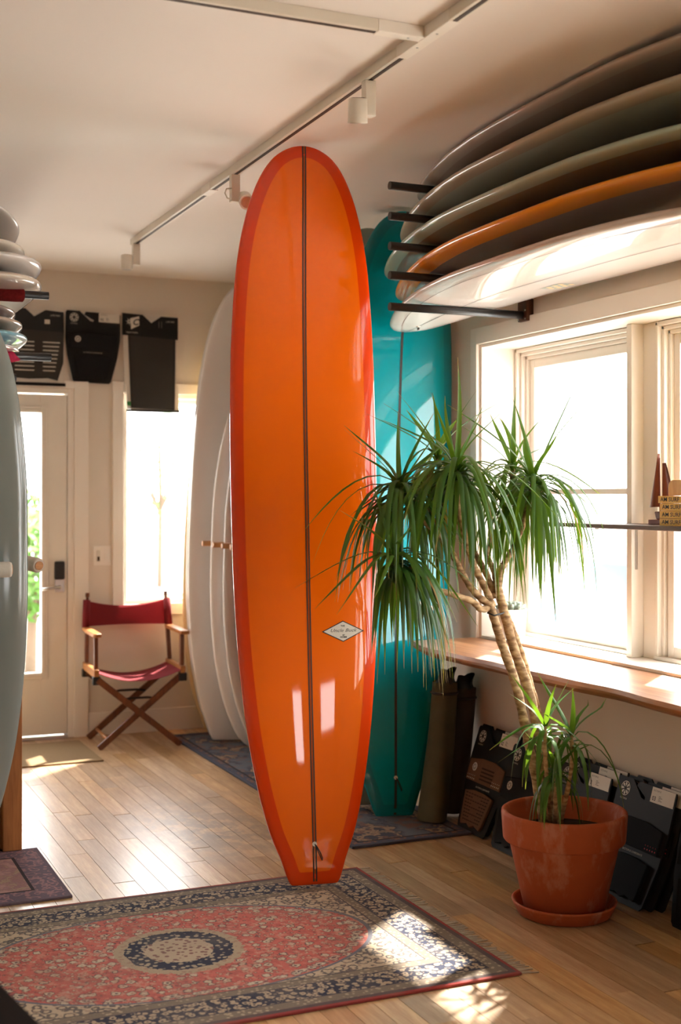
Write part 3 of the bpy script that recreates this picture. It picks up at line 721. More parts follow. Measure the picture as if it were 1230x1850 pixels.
# left-hand rack: stacked boards end-on, and a board standing in front
LX = .12
lr = thing('wall_rack', 'black armed rack on the left partition with knitted arm covers', 'rack', (LX, 5.27, 1.85))
MB().box(0, .035, -.035, .035, -.05, .80).build('post', 'dark_walnut', lr, .003)
for z, tip in ((2.232, 1.015), (1.982, 1.025), (1.905, .905)):
    yy = 0 if z > 1.95 else .12
    MB().tube([(.02, yy, z-1.85), (tip-LX, yy, z-1.85)], .0165, 16).build('arm', 'black_metal', lr)
MB().tube([(.28, 0, .382), (.48, 0, .382), (.76, 0, .380), (.792, 0, .380), (.798, 0, .38)], [.029, .031, .030, .029, .02], 20).build('arm_cover', 'dark_red_knit', lr)
MB().tube([(.48, 0, .132), (.68, 0, .13), (.745, 0, .128), (.78, 0, .125)], [.024, .026, .024, .012], 14).build('arm_cover', 'pink_knit', lr)
LB = [('cream board lowest of the four on the upper left arm', 'cream_resin', 2.250, .755, 5.00, 2.3, .56, LONG, .068, 0),
      ('white board second from the bottom on the upper left arm', 'white_resin', 2.326, .755, 5.00, 2.3, .56, LONG, .068, 0),
      ('pale cream board second from the top on the upper left arm', 'cream_resin', 2.402, .715, 5.12, 2.2, .54, LONG, .068, 0),
      ('grey board with a fin slot tilted on top of the left stack', 'grey_resin', 2.585, .73, 5.16, 2.2, .50, LONG, .045, 19),
      ('white round-nosed board lowest on the second left arm', 'white_resin', 2.000, .715, 5.05, 2.0, .48, ROUND, .042, 0),
      ('sky blue board on the second left arm', 'blue_resin', 2.046, .748, 5.05, 2.0, .48, ROUND, .050, 0),
      ('taupe board above the sky blue one on the left rack', 'taupe_resin', 2.100, .728, 5.05, 2.0, .48, ROUND, .048, 0),
      ('mauve board just under the dark red arm cover', 'mauve_resin', 2.152, .700, 5.05, 2.0, .48, ROUND, .042, 0)]
for lab, m, z, xc, y0, L, W, ol, T, tilt in LB:
    me, fn = board_mesh('board', m, L, W, T, ol, .02, .02, 50, 36)
    o = thing('surfboard', lab, 'surfboard', group='boards stacked on the left rack'); link('body', me, o)
    a = math.radians(tilt); xa = Vector((math.cos(a), 0, -math.sin(a))); za = Vector((0, -1, 0)); frame(o, (xc, y0+L, z+T/2), xa, za.cross(xa), za)
    if tilt: MB().grid(lambda u, v: (.045+.014*v, deck_y(fn, .045+.014*v, L-.30+.09*u)-.001, L-.30+.09*u), 4, 2).build('fin_slot', 'foam_black', o)
# grey board standing by the left rack and the sea green one before it
o, fn = simple_board('pale grey foam board standing at the left edge by the wrapped pegs', 'matte_grey_foam', 2.2, .58, .085, [(a, b) for a, b in ROUND], (.572, 4.86, .014), (.572, 4.92, 2.2), (1, -.12, 0), .06, .05)
simple_board('sea green board only just in view at the left edge', 'sea_green', 1.95, .54, .07, ROUND, (.455, 4.66, .014), (.455, 4.68, 1.95), (1, -.12, 0))
pk = thing('dowel_rack', 'rope-wrapped wooden pegs on the left partition', 'rack', (LX, 4.9, 1.15))
MB().box(0, .03, -.35, .35, -.05, .05).build('backboard', 'dowel_wood', pk, .004)
def wrapped_peg(root, p0, p1):
    p0, p1 = Vector(p0), Vector(p1); u_ = (p1-p0).normalized()
    d = MB().tube([p0, p1], .0175, 16).build('dowel', 'dowel_wood', root)
    MB().tube([p0+u_*.005, p1-u_*.012, p1-u_*.003], [.0285, .029, .025], 20).build('wrap', 'rope_white', d)
wrapped_peg(pk, (.02, -.105, 0), (.668, -.13, 0))
pp = thing('peg_post', 'wooden post with a rope-wrapped peg beside the grey foam board', 'rack', (.86, 5.20, .011))
MB().box(-.04, .035, -.015, .02, 0, 1.21).build('post', 'crate_wood', pp, .003)
wrapped_peg(pp, (.015, -.01, 1.15), (.075, -.165, 1.136))
t = thing('wooden_crate', 'orange-brown wooden crate end behind the left standing boards', 'crate', (.31, 5.23, .0))
MB().box(0, .585, 0, .022, .01, .30).build('end_panel', 'crate_wood', t, .002)
MB().box(0, .585, .40, .422, .01, .30).build('end_panel', 'crate_wood', t, .002)
for z in (.02, .12, .22): MB().box(.563, .585, .023, .399, z, z+.08).build('slat', 'crate_wood', t, .002); MB().box(0, .022, .023, .399, z, z+.08).build('slat', 'crate_wood', t, .002)
MB().box(.023, .562, .023, .399, .01, .025).build('bottom_panel', 'crate_wood', t)

# ------------------------------------------------------------ rugs and mat
def rug(name, label, mat, x0, x1, y0, y1, h=.008, cat='rug', sag=.0008):
    cx, cy = (x0+x1)/2, (y0+y1)/2; o = thing(name, label, cat, (cx, cy, 0)); hx, hy = (x1-x0)/2, (y1-y0)/2
    mb = MB(); mb.box(-hx, hx, -hy, hy, .0008, h); mb.build('pile', mat, o, .002, 2); return o
rug('doormat', 'plain tan doormat in front of the glass door', 'mat_fibre', .86, 1.60, 6.79, 7.40, .009, 'mat')
rug('runner_rug', 'faded blue runner under the boards along the window wall', 'blue_runner', 2.115, 2.665, 4.70, 7.32, .012)
rug('small_rug', 'small mauve rug under the standing boards at left', 'mauve_rug', .305, .957, 4.53, 5.205, .010)
o = rug('persian_rug', 'red persian rug with a round medallion under the orange longboard', 'persian_rug', .27, 2.02, 3.265, 4.445, .009)
mb = MB(); rr = random.Random(8)
for k in range(150):
    y = -.585+1.17*(k+rr.uniform(.2, .8))/150; l = rr.uniform(.035, .058); dy = rr.uniform(-.012, .012)
    for sx in (-1, 1): mb.bar((sx*.874, y, .005), (sx*(.875+l), y+dy, .0022), .0042, .0022)
tag(mb.build('fringe', 'fringe', o), kind='stuff')

# ------------------------------------------------------------ director's chair
def chair():
    t = thing('director_chair', "burgundy canvas director's chair with crossed wooden legs by the far wall", 'chair', (1.885, 7.265, 0), math.radians(-3))
    hw = .245
    for s in (-1, 1):
        r = MB().box(s*hw-.014, s*hw+.014, -.20, .19, .405, .45).build('seat_rail', 'arm_wood', t, .003)
        MB().bar((s*hw, -.165, .45), (s*hw, -.165, .633), .022, .03, (0, 1, 0)).build('arm_post', 'chair_wood', t, .003)
        bp = MB().bar((s*hw, .14, .45), (s*(hw-.012), .185, .80), .022, .032, (0, 1, 0)); bp.bar((s*(hw-.012), .185, .80), (s*(hw-.013), .19, .825), .016, .016, (0, 1, 0))
        bp.bar((s*(hw-.013), .19, .825), (s*(hw-.014), .193, .85), .022, .024, (0, 1, 0)); bp.build('back_post', 'chair_wood', t, .003)
        arm = [(-.022, -.235), (.012, -.25), (.028, -.235), (.028, .0), (.022, .175), (-.022, .175), (-.026, 0)]
        MB().prism([(s*hw+s*a, b) for a, b in arm], .633, .655).build('armrest', 'arm_wood', t, .006, 3)
        for y in (-.185, .165): MB().box(s*hw-.022, s*hw+.022, y-.018, y+.018, .365, .412).build('bracket', 'black_metal', t, .005)
    for y, k in ((-.185, 0), (.165, 0)):
        e = .013
        MB().bar((-hw+.005, y-e, .395), (hw-.015, y-e, .006), .021, .036, (0, 0, 1)).build('leg', 'chair_wood', t, .004)
        MB().bar((hw-.005, y+e, .395), (-hw+.015, y+e, .006), .021, .036, (0, 0, 1)).build('leg', 'chair_wood', t, .004)
    MB().tube([(-hw+.065, -.172, .055), (-hw+.065, .178, .055)], .009, 10).build('stretcher', 'arm_wood', t)
    MB().tube([(hw-.065, -.198, .055), (hw-.065, .152, .055)], .009, 10).build('stretcher', 'arm_wood', t)
    for y in (-.165, .145):
        MB().tube([(-.10, y, .27), (-.05, y, .278), (.05, y, .278), (.10, y, .27)], .007, 8).build('brace', 'black_metal', t)
    # canvas back: sags between the posts, doubled round them
    f = lambda off: (lambda a, b: ((a*2-1)*(hw+.012)*(1-.03*b), .165+.028*b+off-.0+.045*(1-(a*2-1)**2), .655+.155*b-.042*(1-(a*2-1)**2)*b+.004*(1-b)*(1-(a*2-1)**2)))
    mb = MB(); mb.smooth = True; mb.grid(f(-.004), 24, 8); mb.grid(f(.0), 24, 8); mb.build('back_canvas', 'burgundy_canvas', t)
    for s in (-1, 1): MB().tube([(s*(hw+.002), .158, .652), (s*(hw-.008), .18, .81)], .021, 14).build('canvas_sleeve', 'burgundy_canvas', t)
    mb = MB(); mb.smooth = True
    for off in (0, -.003): mb.grid(lambda a, b: ((a*2-1)*(hw-.012), -.20+.38*b, .43+off-.052*(1-(a*2-1)**2)), 20, 10)
    mb.build('seat_canvas', 'burgundy_canvas', t)
chair()

# ------------------------------------------------------------ ceiling track and spotlights
tr = thing('light_track', 'white ceiling light track with a side branch', 'track light', (1.68, 3.22, CZ))
def rail(x0, x1, y0, y1):
    MB().box(x0, x1, y0, y1, -.032, 0).build('rail', 'white_metal', tr, .002)
    if y1-y0 > x1-x0: MB().box(-.006, .007, y0+.002, y1-.002, -.0335, -.032).build('slot', 'slot_brown', tr)
    else: MB().box(x0+.002, x1-.002, -.006, .007, -.0335, -.032).build('slot', 'slot_brown', tr)
rail(-.018, .018, .16, 1.98); rail(-.018, .018, 1.985, 3.25); rail(-.018, .018, -5.2, -.16); rail(-3.2, -.16, -.018, .018)
j = MB().box(-.0185, .0185, -.16, .16, -.034, 0).box(-.16, -.0185, -.0185, .0185, -.034, 0).build('joint', 'trim', tr, .002)
mb = MB()
for (x, y) in ((0, -.06), (0, .06), (-.06, 0)): mb.tube([(x, y, -.034), (x, y, -.0352)], .004, 8)
mb.build('joint_screws', 'steel', j)
MB().box(-.0195, .0195, 1.93, 2.04, -.035, 0).build('coupler', 'trim', tr, .002)
def spot(y, label, aim, hx, ring=False):
    t = thing('spotlight', label, 'spotlight', (1.68, y, CZ-.034), group='white spotlights on the ceiling track')
    MB().box(-.018, .018, -.016, .016, -.108, 0).build('driver_box', 'white_metal', t, .002)
    a = Vector(aim).normalized(); c = Vector((hx, -.012, -.098)); up = a.orthogonal().normalized()
    MB().tube([(-.018*(1 if hx < 0 else -1), 0, -.096), tuple(c)], .007, 10).build('yoke', 'white_metal', t)
    h = MB(); pts = [c-a*.037, c-a*.034, c+a*.034, c+a*.037]; h.tube(pts, [.027, .029, .031, .031], 28); h.build('head', 'white_metal', t)
    MB().tube([c+a*.0371, c+a*.0378], .024, 24).build('lens', 'steel', t)
    MB().tube([c-a*.0371, c-a*.0385], .021, 24).build('heat_cap', 'foam_grey', t)
    if ring:
        MB().tube([(-.016, -.01, -.055), (-.038, -.012, -.06), (-.045, -.012, -.078), (-.036, -.012, -.097), (-.016, -.01, -.10)], .003, 8).build('cable', 'white_metal', t)
spot(3.61, 'nearest white spotlight on the ceiling track, aimed down and left', (.1, .25, -1), -.043)
spot(4.88, 'middle white spotlight on the ceiling track, beside the orange board tip', (-.15, -.9, -.45), .042, True)
spot(6.42, 'far white spotlight at the end of the ceiling track', (0, .05, -1), -.052)

# ------------------------------------------------------------ shelves at the window and what stands on them
def live_edge():
    o = thing('window_shelf', 'live-edge wooden shelf running along under the window', 'shelf', (WX, 5.03, .742))
    ph = [random.uniform(0, 6) for _ in range(4)]
    n = 60; mb = MB(); Ln = 3.3
    prof = []
    for i in range(n+1):
        y = -Ln*i/n; w = .385+.012*math.sin(y*3.1+ph[0])+.008*math.sin(y*7.3+ph[1])+.004*math.sin(y*17+ph[2])
        if i < 8: w -= .05*(1-i/8)**2
        prof.append((y, w))
    b = 0
    for y, w in prof:
        k = .5+.5*math.sin(y*4.4+ph[3])
        mb.v += [(0, y, .0), (-w+.022+.012*k, y, 0), (-w+.004, y, .014+.006*k), (-w, y, .028), (-w+.006, y, .042), (0, y, .042)]
    mb.smooth = True
    for i in range(n):
        for k in range(6): mb.face([i*6+k, i*6+(k+1) % 6, (i+1)*6+(k+1) % 6, (i+1)*6+k])
    mb.smooth = False; mb.face([0, 1, 2, 3, 4, 5]); mb.face([n*6+k for k in range(6)][::-1])
    b = mb.build('slab', 'shelf_wood', o); b.data.set_sharp_from_angle(angle=.6)
    return o
live_edge()
sh = thing('window_shelf', 'thin dark shelf crossing the window halfway up', 'shelf', (3.03, 4.5, 1.296))
MB().box(-.20, 0, -2.4, .0, 0, .017).build('board', 'thin_shelf_wood', sh, .003)
for yy in (-.425, -1.52):
    b = MB().box(-.008, .0, yy-.013, yy+.013, -.16, -.001).build('bracket', 'steel', sh, .001)
    MB().box(-.18, -.008, yy-.013, yy+.013, -.006, -.001).build('bracket_arm', 'steel', sh)
    mb = MB()
    for z in (-.03, -.08, -.13): mb.tube([(-.0085, yy, z), (-.0105, yy, z)], .005, 10)
    mb.build('screws', 'slot_brown', b)
SZ = 1.313
for k in range(4):
    dz = .0265; off = (.006, -.004, -.003, -.002)[3-k]; names = ['lowest', 'second from the bottom', 'third from the bottom', 'topmost']
    o = thing('book', 'yellow AM SURF book, %s of the stack on the window shelf' % names[k], 'book', (2.865, 3.718+off, SZ+dz*k), group='yellow books stacked on the window shelf')
    MB().box(0, .003, -.27, 0, 0, dz-.001).box(.003, .19, -.27, 0, 0, .003).box(.003, .19, -.27, 0, dz-.004, dz-.001).build('cover', 'yellow_cover', o, .0008, 1)
    MB().box(.003, .186, -.266, -.004, .003, dz-.004).build('pages', 'paper', o)
    mb = MB(); lettering(mb, 'AM SURF', .0205, lambda a, b: (-.0006, -.014-a, dz*.5+b-.0005), align='LEFT', bold=.0002, width=1.28); mb.build('spine_lettering', 'ink', o)
# wooden sailing boat
t = thing('sailboat_model', 'dark wooden sailing boat ornament beside the yellow books', 'ornament', (2.965, 3.838, SZ))
MB().box(-.03, .03, -.09, .035, 0, .018).build('base', 'mahogany', t, .002)
MB().prism([(-.085, .048), (.016, .048), (.010, .030), (.004, .018), (-.07, .018)], -.018, .018, lambda a, b, h: (h, a, b)).build('hull', 'mahogany', t, .004)
def sail(pts_a, pts_b, bulge):
    mb = MB(); mb.smooth = True
    for off in (0, .005):
        mb.grid(lambda u, v: (lambda p, q: (p[0]+(q[0]-p[0])*v+off-bulge*math.sin(PI*v)*(1-u*.6), p[1]+(q[1]-p[1])*v, p[2]+(q[2]-p[2])*v))(pts_a(u), pts_b(u)), 12, 8)
    return mb
sail(lambda u: (0, .012+.018*0, .065+.195*u), lambda u: (0, .012+.055*(1-u)+.0*(u), .062+.198*u), .012).build('sail', 'mahogany', t)
sail(lambda u: (.004, -.004-.01*u*0, .075+.15*u), lambda u: (.004, -.018-.045*math.sin((1-u)*1.5), .07+.157*u), -.008).build('sail', 'mahogany', t)
MB().tube([(0, .004, .048), (0, .006, .245)], .0022, 8).build('mast', 'mahogany', t)
# rounded wooden block
t = thing('wooden_block', 'blonde wooden block with a rounded corner on top of the yellow books', 'ornament', (2.905, 3.628, SZ+.106))
pl = [(-.075, 0)]+[(-.075+.03-.03*math.cos(a), .045+.03*math.sin(a)) for a in [i*PI/12 for i in range(7)]]+[(.075, .075), (.075, 0)]
MB().prism([(-a, b*.75) for a, b in pl], -.012, .03, lambda a, b, h: (h, a, b)).build('block', 'blonde_wood', t, .002)
# succulent
t = thing('potted_succulent', 'grey succulent in a white pot at the far end of the window shelf', 'plant', (2.95, 4.86, .798))
MB().lathe([(.045, 0), (.06, .002), (.068, .12), (.070, .125), (.064, .125), (.06, .11), (.0, .11)], 32).build('pot', 'stone_white', t)
rr = random.Random(2)
for k in range(26):
    a = k*2.4; e = .25+.9*(k/26); l = .075*(1-.4*k/26); d = Vector((math.cos(a)*math.cos(e), math.sin(a)*math.cos(e), math.sin(e)))
    p = Vector((0, 0, .115)); MB().tube([tuple(p), tuple(p+d*l*.5), tuple(p+d*l*.85), tuple(p+d*l)], [.006, .014, .010, .002], 7).build('leaf', 'succulent', t)
# driftwood / shell piece at the near end
t = thing('driftwood', 'pale piece of driftwood lying on the near end of the window shelf', 'ornament', (2.62, 3.19, .784))
mb = MB(); mb.tube([(0, .05, .010), (.005, .02, .013), (.01, -.03, .014), (.02, -.09, .012), (.02, -.14, .010)], [.006, .012, .0125, .011, .005], 10); mb.build('stick', 'rope_white', t)

# ------------------------------------------------------------ traction pads
def rosette(mb, f, cx, cy, r, petals=8):
    n = 28
    for r0, r1 in ((.90*r, r),):
        b = len(mb.v)
        for k in range(n):
            a = 2*PI*k/n
            for q in (r0, r1): mb.v.append(f(cx+q*math.cos(a), cy+q*math.sin(a)))
        for k in range(n): mb.face([b+2*k, b+2*k+1, b+2*((k+1) % n)+1, b+2*((k+1) % n)])
    for k in range(petals):
        a = 2*PI*k/petals; b = len(mb.v)
        for s_, w in ((.22, .0), (.45, .10), (.66, .19), (.80, .13), (.86, 0), (.80, -.13), (.66, -.19), (.45, -.10)):
            mb.v.append(f(cx+r*(s_*math.cos(a)-w*math.sin(a)), cy+r*(s_*math.sin(a)+w*math.cos(a))))
        mb.face([b+i for i in range(8)])
def disc(mb, f, cx, cy, r, n=24):
    b = len(mb.v); mb.v += [f(cx+r*math.cos(2*PI*k/n), cy+r*math.sin(2*PI*k/n)) for k in range(n)]; mb.face([b+k for k in range(n)])
def pad_octo(name, label, brown=False, red=False, number='02', w=.325, h=.42, full=True, card='card_black', group=None, foam='foam_black'):
    """shaped black card (local x across, z up, front is -y) with foam pads, rosette and paper label"""
    t = thing(name, label, 'traction pad', group=group); a = w/2
    fr = lambda d: (lambda x, z: (x, -d, z))
    card_p = [(-a*.62, 0), (a*.62, 0), (a*.70, .012), (a*.92, h*.38), (a, h*.62), (a, h-.012), (a*.97, h-.004), (-a*.28, h-.002), (-a*.33, h-.020), (a*.02, h*.885), (a*.0, h*.86), (-a*.12, h*.872), (-a*.50, h), (-a*.96, h), (-a, h-.01), (-a, h*.62), (-a*.92, h*.38), (-a*.70, .012)]
    MB().prism(card_p, -.006, 0, lambda x, z, d: (x, d, z)).build('card', card, t)
    fm = 'foam_brown' if brown else foam
    kick = [(-a*.86, h*.47), (-a*.88, h*.67), (-a*.30, h*.70), (a*.30, h*.70), (a*.88, h*.66), (a*.86, h*.46)]
    MB().prism(kick, -.016, -.006, lambda x, z, d: (x, d, z)).build('front_foam', fm, t, .003)
    tail = [(-a*.46, h*.05), (-a*.18, h*.075), (0, h*.045), (a*.18, h*.075), (a*.46, h*.05), (a*.52, h*.08), (a*.68, h*.37), (a*.25, h*.395), (-a*.25, h*.395), (-a*.68, h*.37), (-a*.52, h*.08)]
    tf = MB().prism(tail, -.020, -.006, lambda x, z, d: (x, d, z)).build('tail_foam', fm, t, .003)
    if brown:
        mb = MB()
        for i in range(9):
            z = h*(.10+.031*i); ww = a*(.42+.022*i)
            for j in range(9):
                if 3 <= j <= 5 and i % 2: continue
                x = -ww+2*ww*(j+.15)/9; mb.box(x, x+2*ww/9*.7, -.0208, -.0198, z, z+.005)
        mb.build('groove', 'foam_groove', tf)
        mb = MB()
        for i in range(4): mb.box(-a*.2, a*.42, -.0168, -.0158, h*(.50+.035*i), h*(.515+.035*i))
        mb.build('groove', 'foam_groove', t)
    if brown or red:
        mb = MB()
        for sx in (-1, 1):
            for i in range(5):
                for j in range(2): disc(mb, fr(.0166), sx*a*(.45+.085*i), h*(.49+.03*j)+.0, .0028 if j == 0 else .0018, 8)
        tag(mb.build('dots', 'red_ink' if red else 'light_ink', t), kind='stuff')
    mb = MB(); rosette(mb, fr(.0068), -a*.70, h*.905, .026); lettering(mb, 'OCTOPUS', .0085, lambda x, z: (x-a*.70, -.0068, z+h*.905-.036)); mb.build('emblem', 'light_ink', t)
    mb = MB(); disc(mb, fr(.0166), -a*.56, h*.605, .018); em = mb.build('badge', 'light_ink', t)
    mb = MB(); rosette(mb, fr(.0172), -a*.56, h*.605, .014); mb.build('badge_mark', 'foam_grey', em)
    mb = MB(); lettering(mb, 'OCTOPUS CORPORATE', .0095, lambda x, z: (x+a*.0, -.0068, z+h*.425), shear=.2, width=1.1); mb.build('strapline', 'light_ink', t)
    lb_ = MB(); lb_.prism([(a*.20, h*.865), (a*.965, h*.865), (a*.965, h-.004), (a*.20, h-.004)], -.0075, -.006, lambda x, z, d: (x, d, z)); lb_ = lb_.build('paper_label', 'paper', t)
    mb = MB(); lettering(mb, 'OCTOPUS', .009, lambda x, z: (x+a*.25, -.0079, z+h-.015), align='LEFT'); lettering(mb, number, .021, lambda x, z: (x+a*.25, -.0079, z+h*.865+.014), align='LEFT', bold=.0004)
    for i in range(4): mb.prism([(a*.46, h*.865+.010+i*.005), (a*.58-(i % 2)*.008, h*.865+.010+i*.005), (a*.58-(i % 2)*.008, h*.865+.0115+i*.005), (a*.46, h*.865+.0115+i*.005)], -.0081, -.0077, lambda x, z, d: (x, d, z))
    mb.build('label_print', 'ink', lb_); return t
# three hanging on the far wall
o = pad_octo('traction_pad', 'black traction pad on a card, middle of the three hung on the far wall', group='traction pads hung on the far wall')
frame(o, (1.706, FY-.012, 2.083), (1, 0, .0), (0, 1, 0), (0, 0, 1)); o.rotation_euler.rotate_axis('Y', math.radians(1.2))
t = thing('traction_pad', 'tall black traction pad with a white star logo, hung partly over the far window', 'traction pad', (2.06, FY-.026, 1.935), group='traction pads hung on the far wall')
MB().prism([(-.148, 0), (.175, -.012), (.168, .14), (.158, .16), (.158, .555), (-.172, .57), (-.165, .16), (-.150, .14)], -.002, 0, lambda x, z, d: (x, d, z)).build('backing_card', 'paper', t)
MB().prism([(-.176, .44), (.164, .425), (.164, .558), (.06, .560), (.0, .518), (-.055, .565), (-.176, .57)], -.012, -.0021, lambda x, z, d: (x, d, z)).build('header_card', 'card_black', t)
pf = MB().prism([(-.122, .008), (.145, .0), (.150, .44), (-.142, .448)], -.0115, -.0022, lambda x, z, d: (x, d, z)).build('foam', 'foam_grey', t)
mb = MB()
for sx, xa, xb in ((-1, -.136, -.12), (1, .138, .132)):
    for i in range(30): z = .02+i*.0138; xx = xa+(xb-xa)*(1-i/30); mb.box(xx-.003, xx+.003, -.0125, -.0115, z, z+.007)
mb.build('edge_notches', 'foam_black', pf)
MB().box(-.15, .175, -.0118, -.0022, -.016, -.002).build('lower_strip', 'card_black', t)
MB().box(-.146, -.124, -.0032, -.0021, .02, .045).build('green_tab', 'green_ink', t)
mb = MB(); F = lambda x, z: (x, -.0125, z)
b = len(mb.v); mb.v += [F(-.125, .475), (F(-.075, .50)), F(-.075, .555), F(-.128, .540)]; mb.face([b, b+1, b+2, b+3])
for k in range(7):
    a_ = 2*PI*k/7+.3; c_ = (-.135, .520); b = len(mb.v)
    mb.v += [F(c_[0]+.006*math.cos(a_-.6), c_[1]+.006*math.sin(a_-.6)), F(c_[0]+.024*math.cos(a_), c_[1]+.024*math.sin(a_)), F(c_[0]+.006*math.cos(a_+.6), c_[1]+.006*math.sin(a_+.6))]; mb.face([b, b+1, b+2])
lg = mb.build('star_logo', 'paper', t)
mb = MB(); lettering(mb, 'C', .052, lambda x, z: (x-.100, -.0131, z+.517), shear=.3, bold=.0015); mb.build('logo_letter', 'ink', lg)
mb = MB(); lettering(mb, 'TRACTION', .012, lambda x, z: (x-.12, -.0125, z+.455), width=1.2); lettering(mb, 'LITE PAD', .013, lambda x, z: (x+.115, -.0125, z+.53), shear=.2)
for q in (.045, .062): mb.box(q, q+.001, -.0127, -.0122, .49, .53)
mb.build('header_print', 'light_ink', t)
t = thing('traction_pad', 'grey slotted traction pad at the left end of the far wall, behind the boards', 'traction pad', (1.385, FY-.026, 2.07), group='traction pads hung on the far wall')
MB().prism([(-.17, 0), (.158, .0), (.152, .40), (.148, .425), (-.165, .43)], -.002, 0, lambda x, z, d: (x, d, z)).build('backing_card', 'paper', t)
MB().prism([(-.172, .31), (.152, .30), (.150, .418), (.045, .425), (-.02, .385), (-.07, .43), (-.172, .432)], -.012, -.0021, lambda x, z, d: (x, d, z)).build('header_card', 'card_dark', t)
pf = MB().prism([(-.16, .03), (-.05, .024), (.06, .03), (.115, .018), (.148, .12), (.152, .305), (-.165, .31)], -.0115, -.0022, lambda x, z, d: (x, d, z)).build('foam', 'foam_grey', t)
for i in range(8):
    for x0, x1 in ((-.13, -.02), (.03, .128-.004*i)): MB().box(x0, x1, -.0124, -.0114, .235-i*.0235, .241-i*.0235).build('slit', 'light_ink', pf)
mb = MB(); lettering(mb, 'LITE PAD', .014, lambda x, z: (x+.10, -.0125, z+.395), shear=.2); mb.box(.04, .07, -.0126, -.0121, .345, .37).build('header_print', 'light_ink', t)
MB().box(-.175, .162, -.008, -.0022, -.014, .004).build('lower_strip', 'card_black', t)
# those leaning under the window
def lean(o, y, xb=2.68, tilt=20, yaw=0, z=.003):
    a = math.radians(tilt); b = math.radians(yaw)
    xa = Vector((math.sin(b), -math.cos(b), 0)); za = Vector((math.sin(a)*math.cos(b), math.sin(a)*math.sin(b), math.cos(a)))
    frame(o, (xb, y, z), xa, za.cross(xa), za)
G = 'traction pads leaning under the window'
lean(pad_octo('traction_pad', 'second brown-foam pad card, mostly hidden behind the first', brown=True, group=G, h=.44), 4.735, 2.700, 18.0)
lean(pad_octo('traction_pad', 'brown foam traction pad on a black card leaning beside the canvas rolls', brown=True, group=G, h=.44), 4.715, 2.667, 19.0)
lean(pad_octo('traction_pad', 'black traction pad card left of the pot, hindmost with its label showing above', group=G, number='03', card='card_black'), 4.36, 2.70, 18)
lean(pad_octo('traction_pad', 'black traction pad card left of the pot, in front of its neighbours', group=G, number='03', card='card_black'), 4.395, 2.645, 20)
lean(pad_octo('traction_pad', 'charcoal traction pad card behind the pot, hindmost of three', group=G, number='3', card='card_dark'), 4.03, 2.748, 14.5)
lean(pad_octo('traction_pad', 'charcoal traction pad card behind the pot, middle of three', group=G, number='3', card='card_dark'), 4.045, 2.718, 15.5)
lean(pad_octo('traction_pad', 'charcoal traction pad card right behind the pot rim', group=G, number='3', card='card_dark', h=.40), 4.06, 2.688, 16.5)
lean(pad_octo('traction_pad', 'charcoal traction pad card right of the pot, hindmost with label peeking above', group=G, number='03', card='card_dark'), 3.655, 2.752, 13.8)
lean(pad_octo('traction_pad', 'charcoal traction pad card right of the pot, second from the front', group=G, number='03', card='card_dark', red=True), 3.675, 2.722, 15)
lean(pad_octo('traction_pad', 'charcoal traction pad card with red dots, frontmost right of the pot', group=G, number='03', card='card_dark', red=True), 3.70, 2.692, 16.2)
for k in range(4):
    lean(pad_octo('traction_pad', 'dark traction pad card at the right edge of the photo, %s from the pot' % ('nearest', 'second', 'third', 'farthest')[k], group=G, number='03', card='card_black'), 3.325-.03*k, 2.70+.032*k, 16-2*k)

# canvas rolls in the corner
def canvas_roll(label, mat, base, top, r, seed):
    t = thing('canvas_roll', label, 'roll', base); rr = random.Random(seed); d = Vector(top)-Vector(base)
    mb = MB(); mb.smooth = True; n = 28
    mb.grid(lambda u, v: tuple(d*u+Vector(((r*(1.05-.2*u)+.006*math.sin(v*2*PI*3+u*5))*math.cos(v*2*PI), (r*(1.05-.2*u)+.006*math.cos(v*2*PI*4+u*3))*math.sin(v*2*PI), .006+.0*u))), 14, n)
    mb.build('roll', mat, t)
    e = d; mb = MB(); mb.smooth = True
    mb.grid(lambda u, v: tuple(e+Vector(((r*.80-.02*u+.03*u*math.sin(v*4*PI))*math.cos(v*2*PI), (r*.80-.02*u)*math.sin(v*2*PI)-.03*u*u, .0+.05*u+.02*u*math.sin(v*2*PI*2)))), 6, n)
    mb.build('top_flap', 'black_plastic', t)
    mb = MB(); mb.tube([tuple(e*.93+Vector((r*.92*math.cos(a), r*.92*math.sin(a), 0))) for a in [i*PI/10 for i in range(21)]], .006, 6); mb.build('strap', 'black_plastic', t)
canvas_roll('olive green canvas roll standing under the shelf beside the teal board', 'canvas_green', (2.60, 4.93, .014), (2.68, 4.965, .60), .062, 1)
canvas_roll('brown canvas roll behind the green one in the corner', 'canvas_brown', (2.74, 5.04, .014), (2.80, 5.02, .56), .066, 2)

# ------------------------------------------------------------ potted dracaena
PX, PY = 2.455, 3.70
sa = thing('plant_saucer', 'terracotta saucer under the big pot', 'saucer', (PX, PY, .001))
MB().lathe([(.0, 0), (.150, 0), (.158, .004), (.176, .040), (.178, .046), (.172, .048), (.166, .044), (.150, .014), (.0, .012)], 64).build('dish', 'terracotta', sa)
P0 = thing('potted_dracaena', 'tall dracaena with drooping leaf crowns in a large terracotta pot', 'plant', (PX, PY, .0145))
MB().lathe([(.0, 0), (.128, 0), (.136, .004), (.186, .232), (.188, .236), (.203, .237), (.2065, .242), (.2125, .325), (.211, .334), (.205, .338), (.197, .335), (.193, .325), (.182, .26), (.0, .258)], 72).build('pot', 'terracotta', P0)
mb = MB(); rs = random.Random(1); mb.smooth = True
mb.grid(lambda u, v: ((.178*u)*math.cos(v*2*PI), (.178*u)*math.sin(v*2*PI), .262+.012*math.sin(u*9+v*20)*u*(1-u)+.012*(1-u)), 10, 40); mb.build('soil', 'soil', P0)
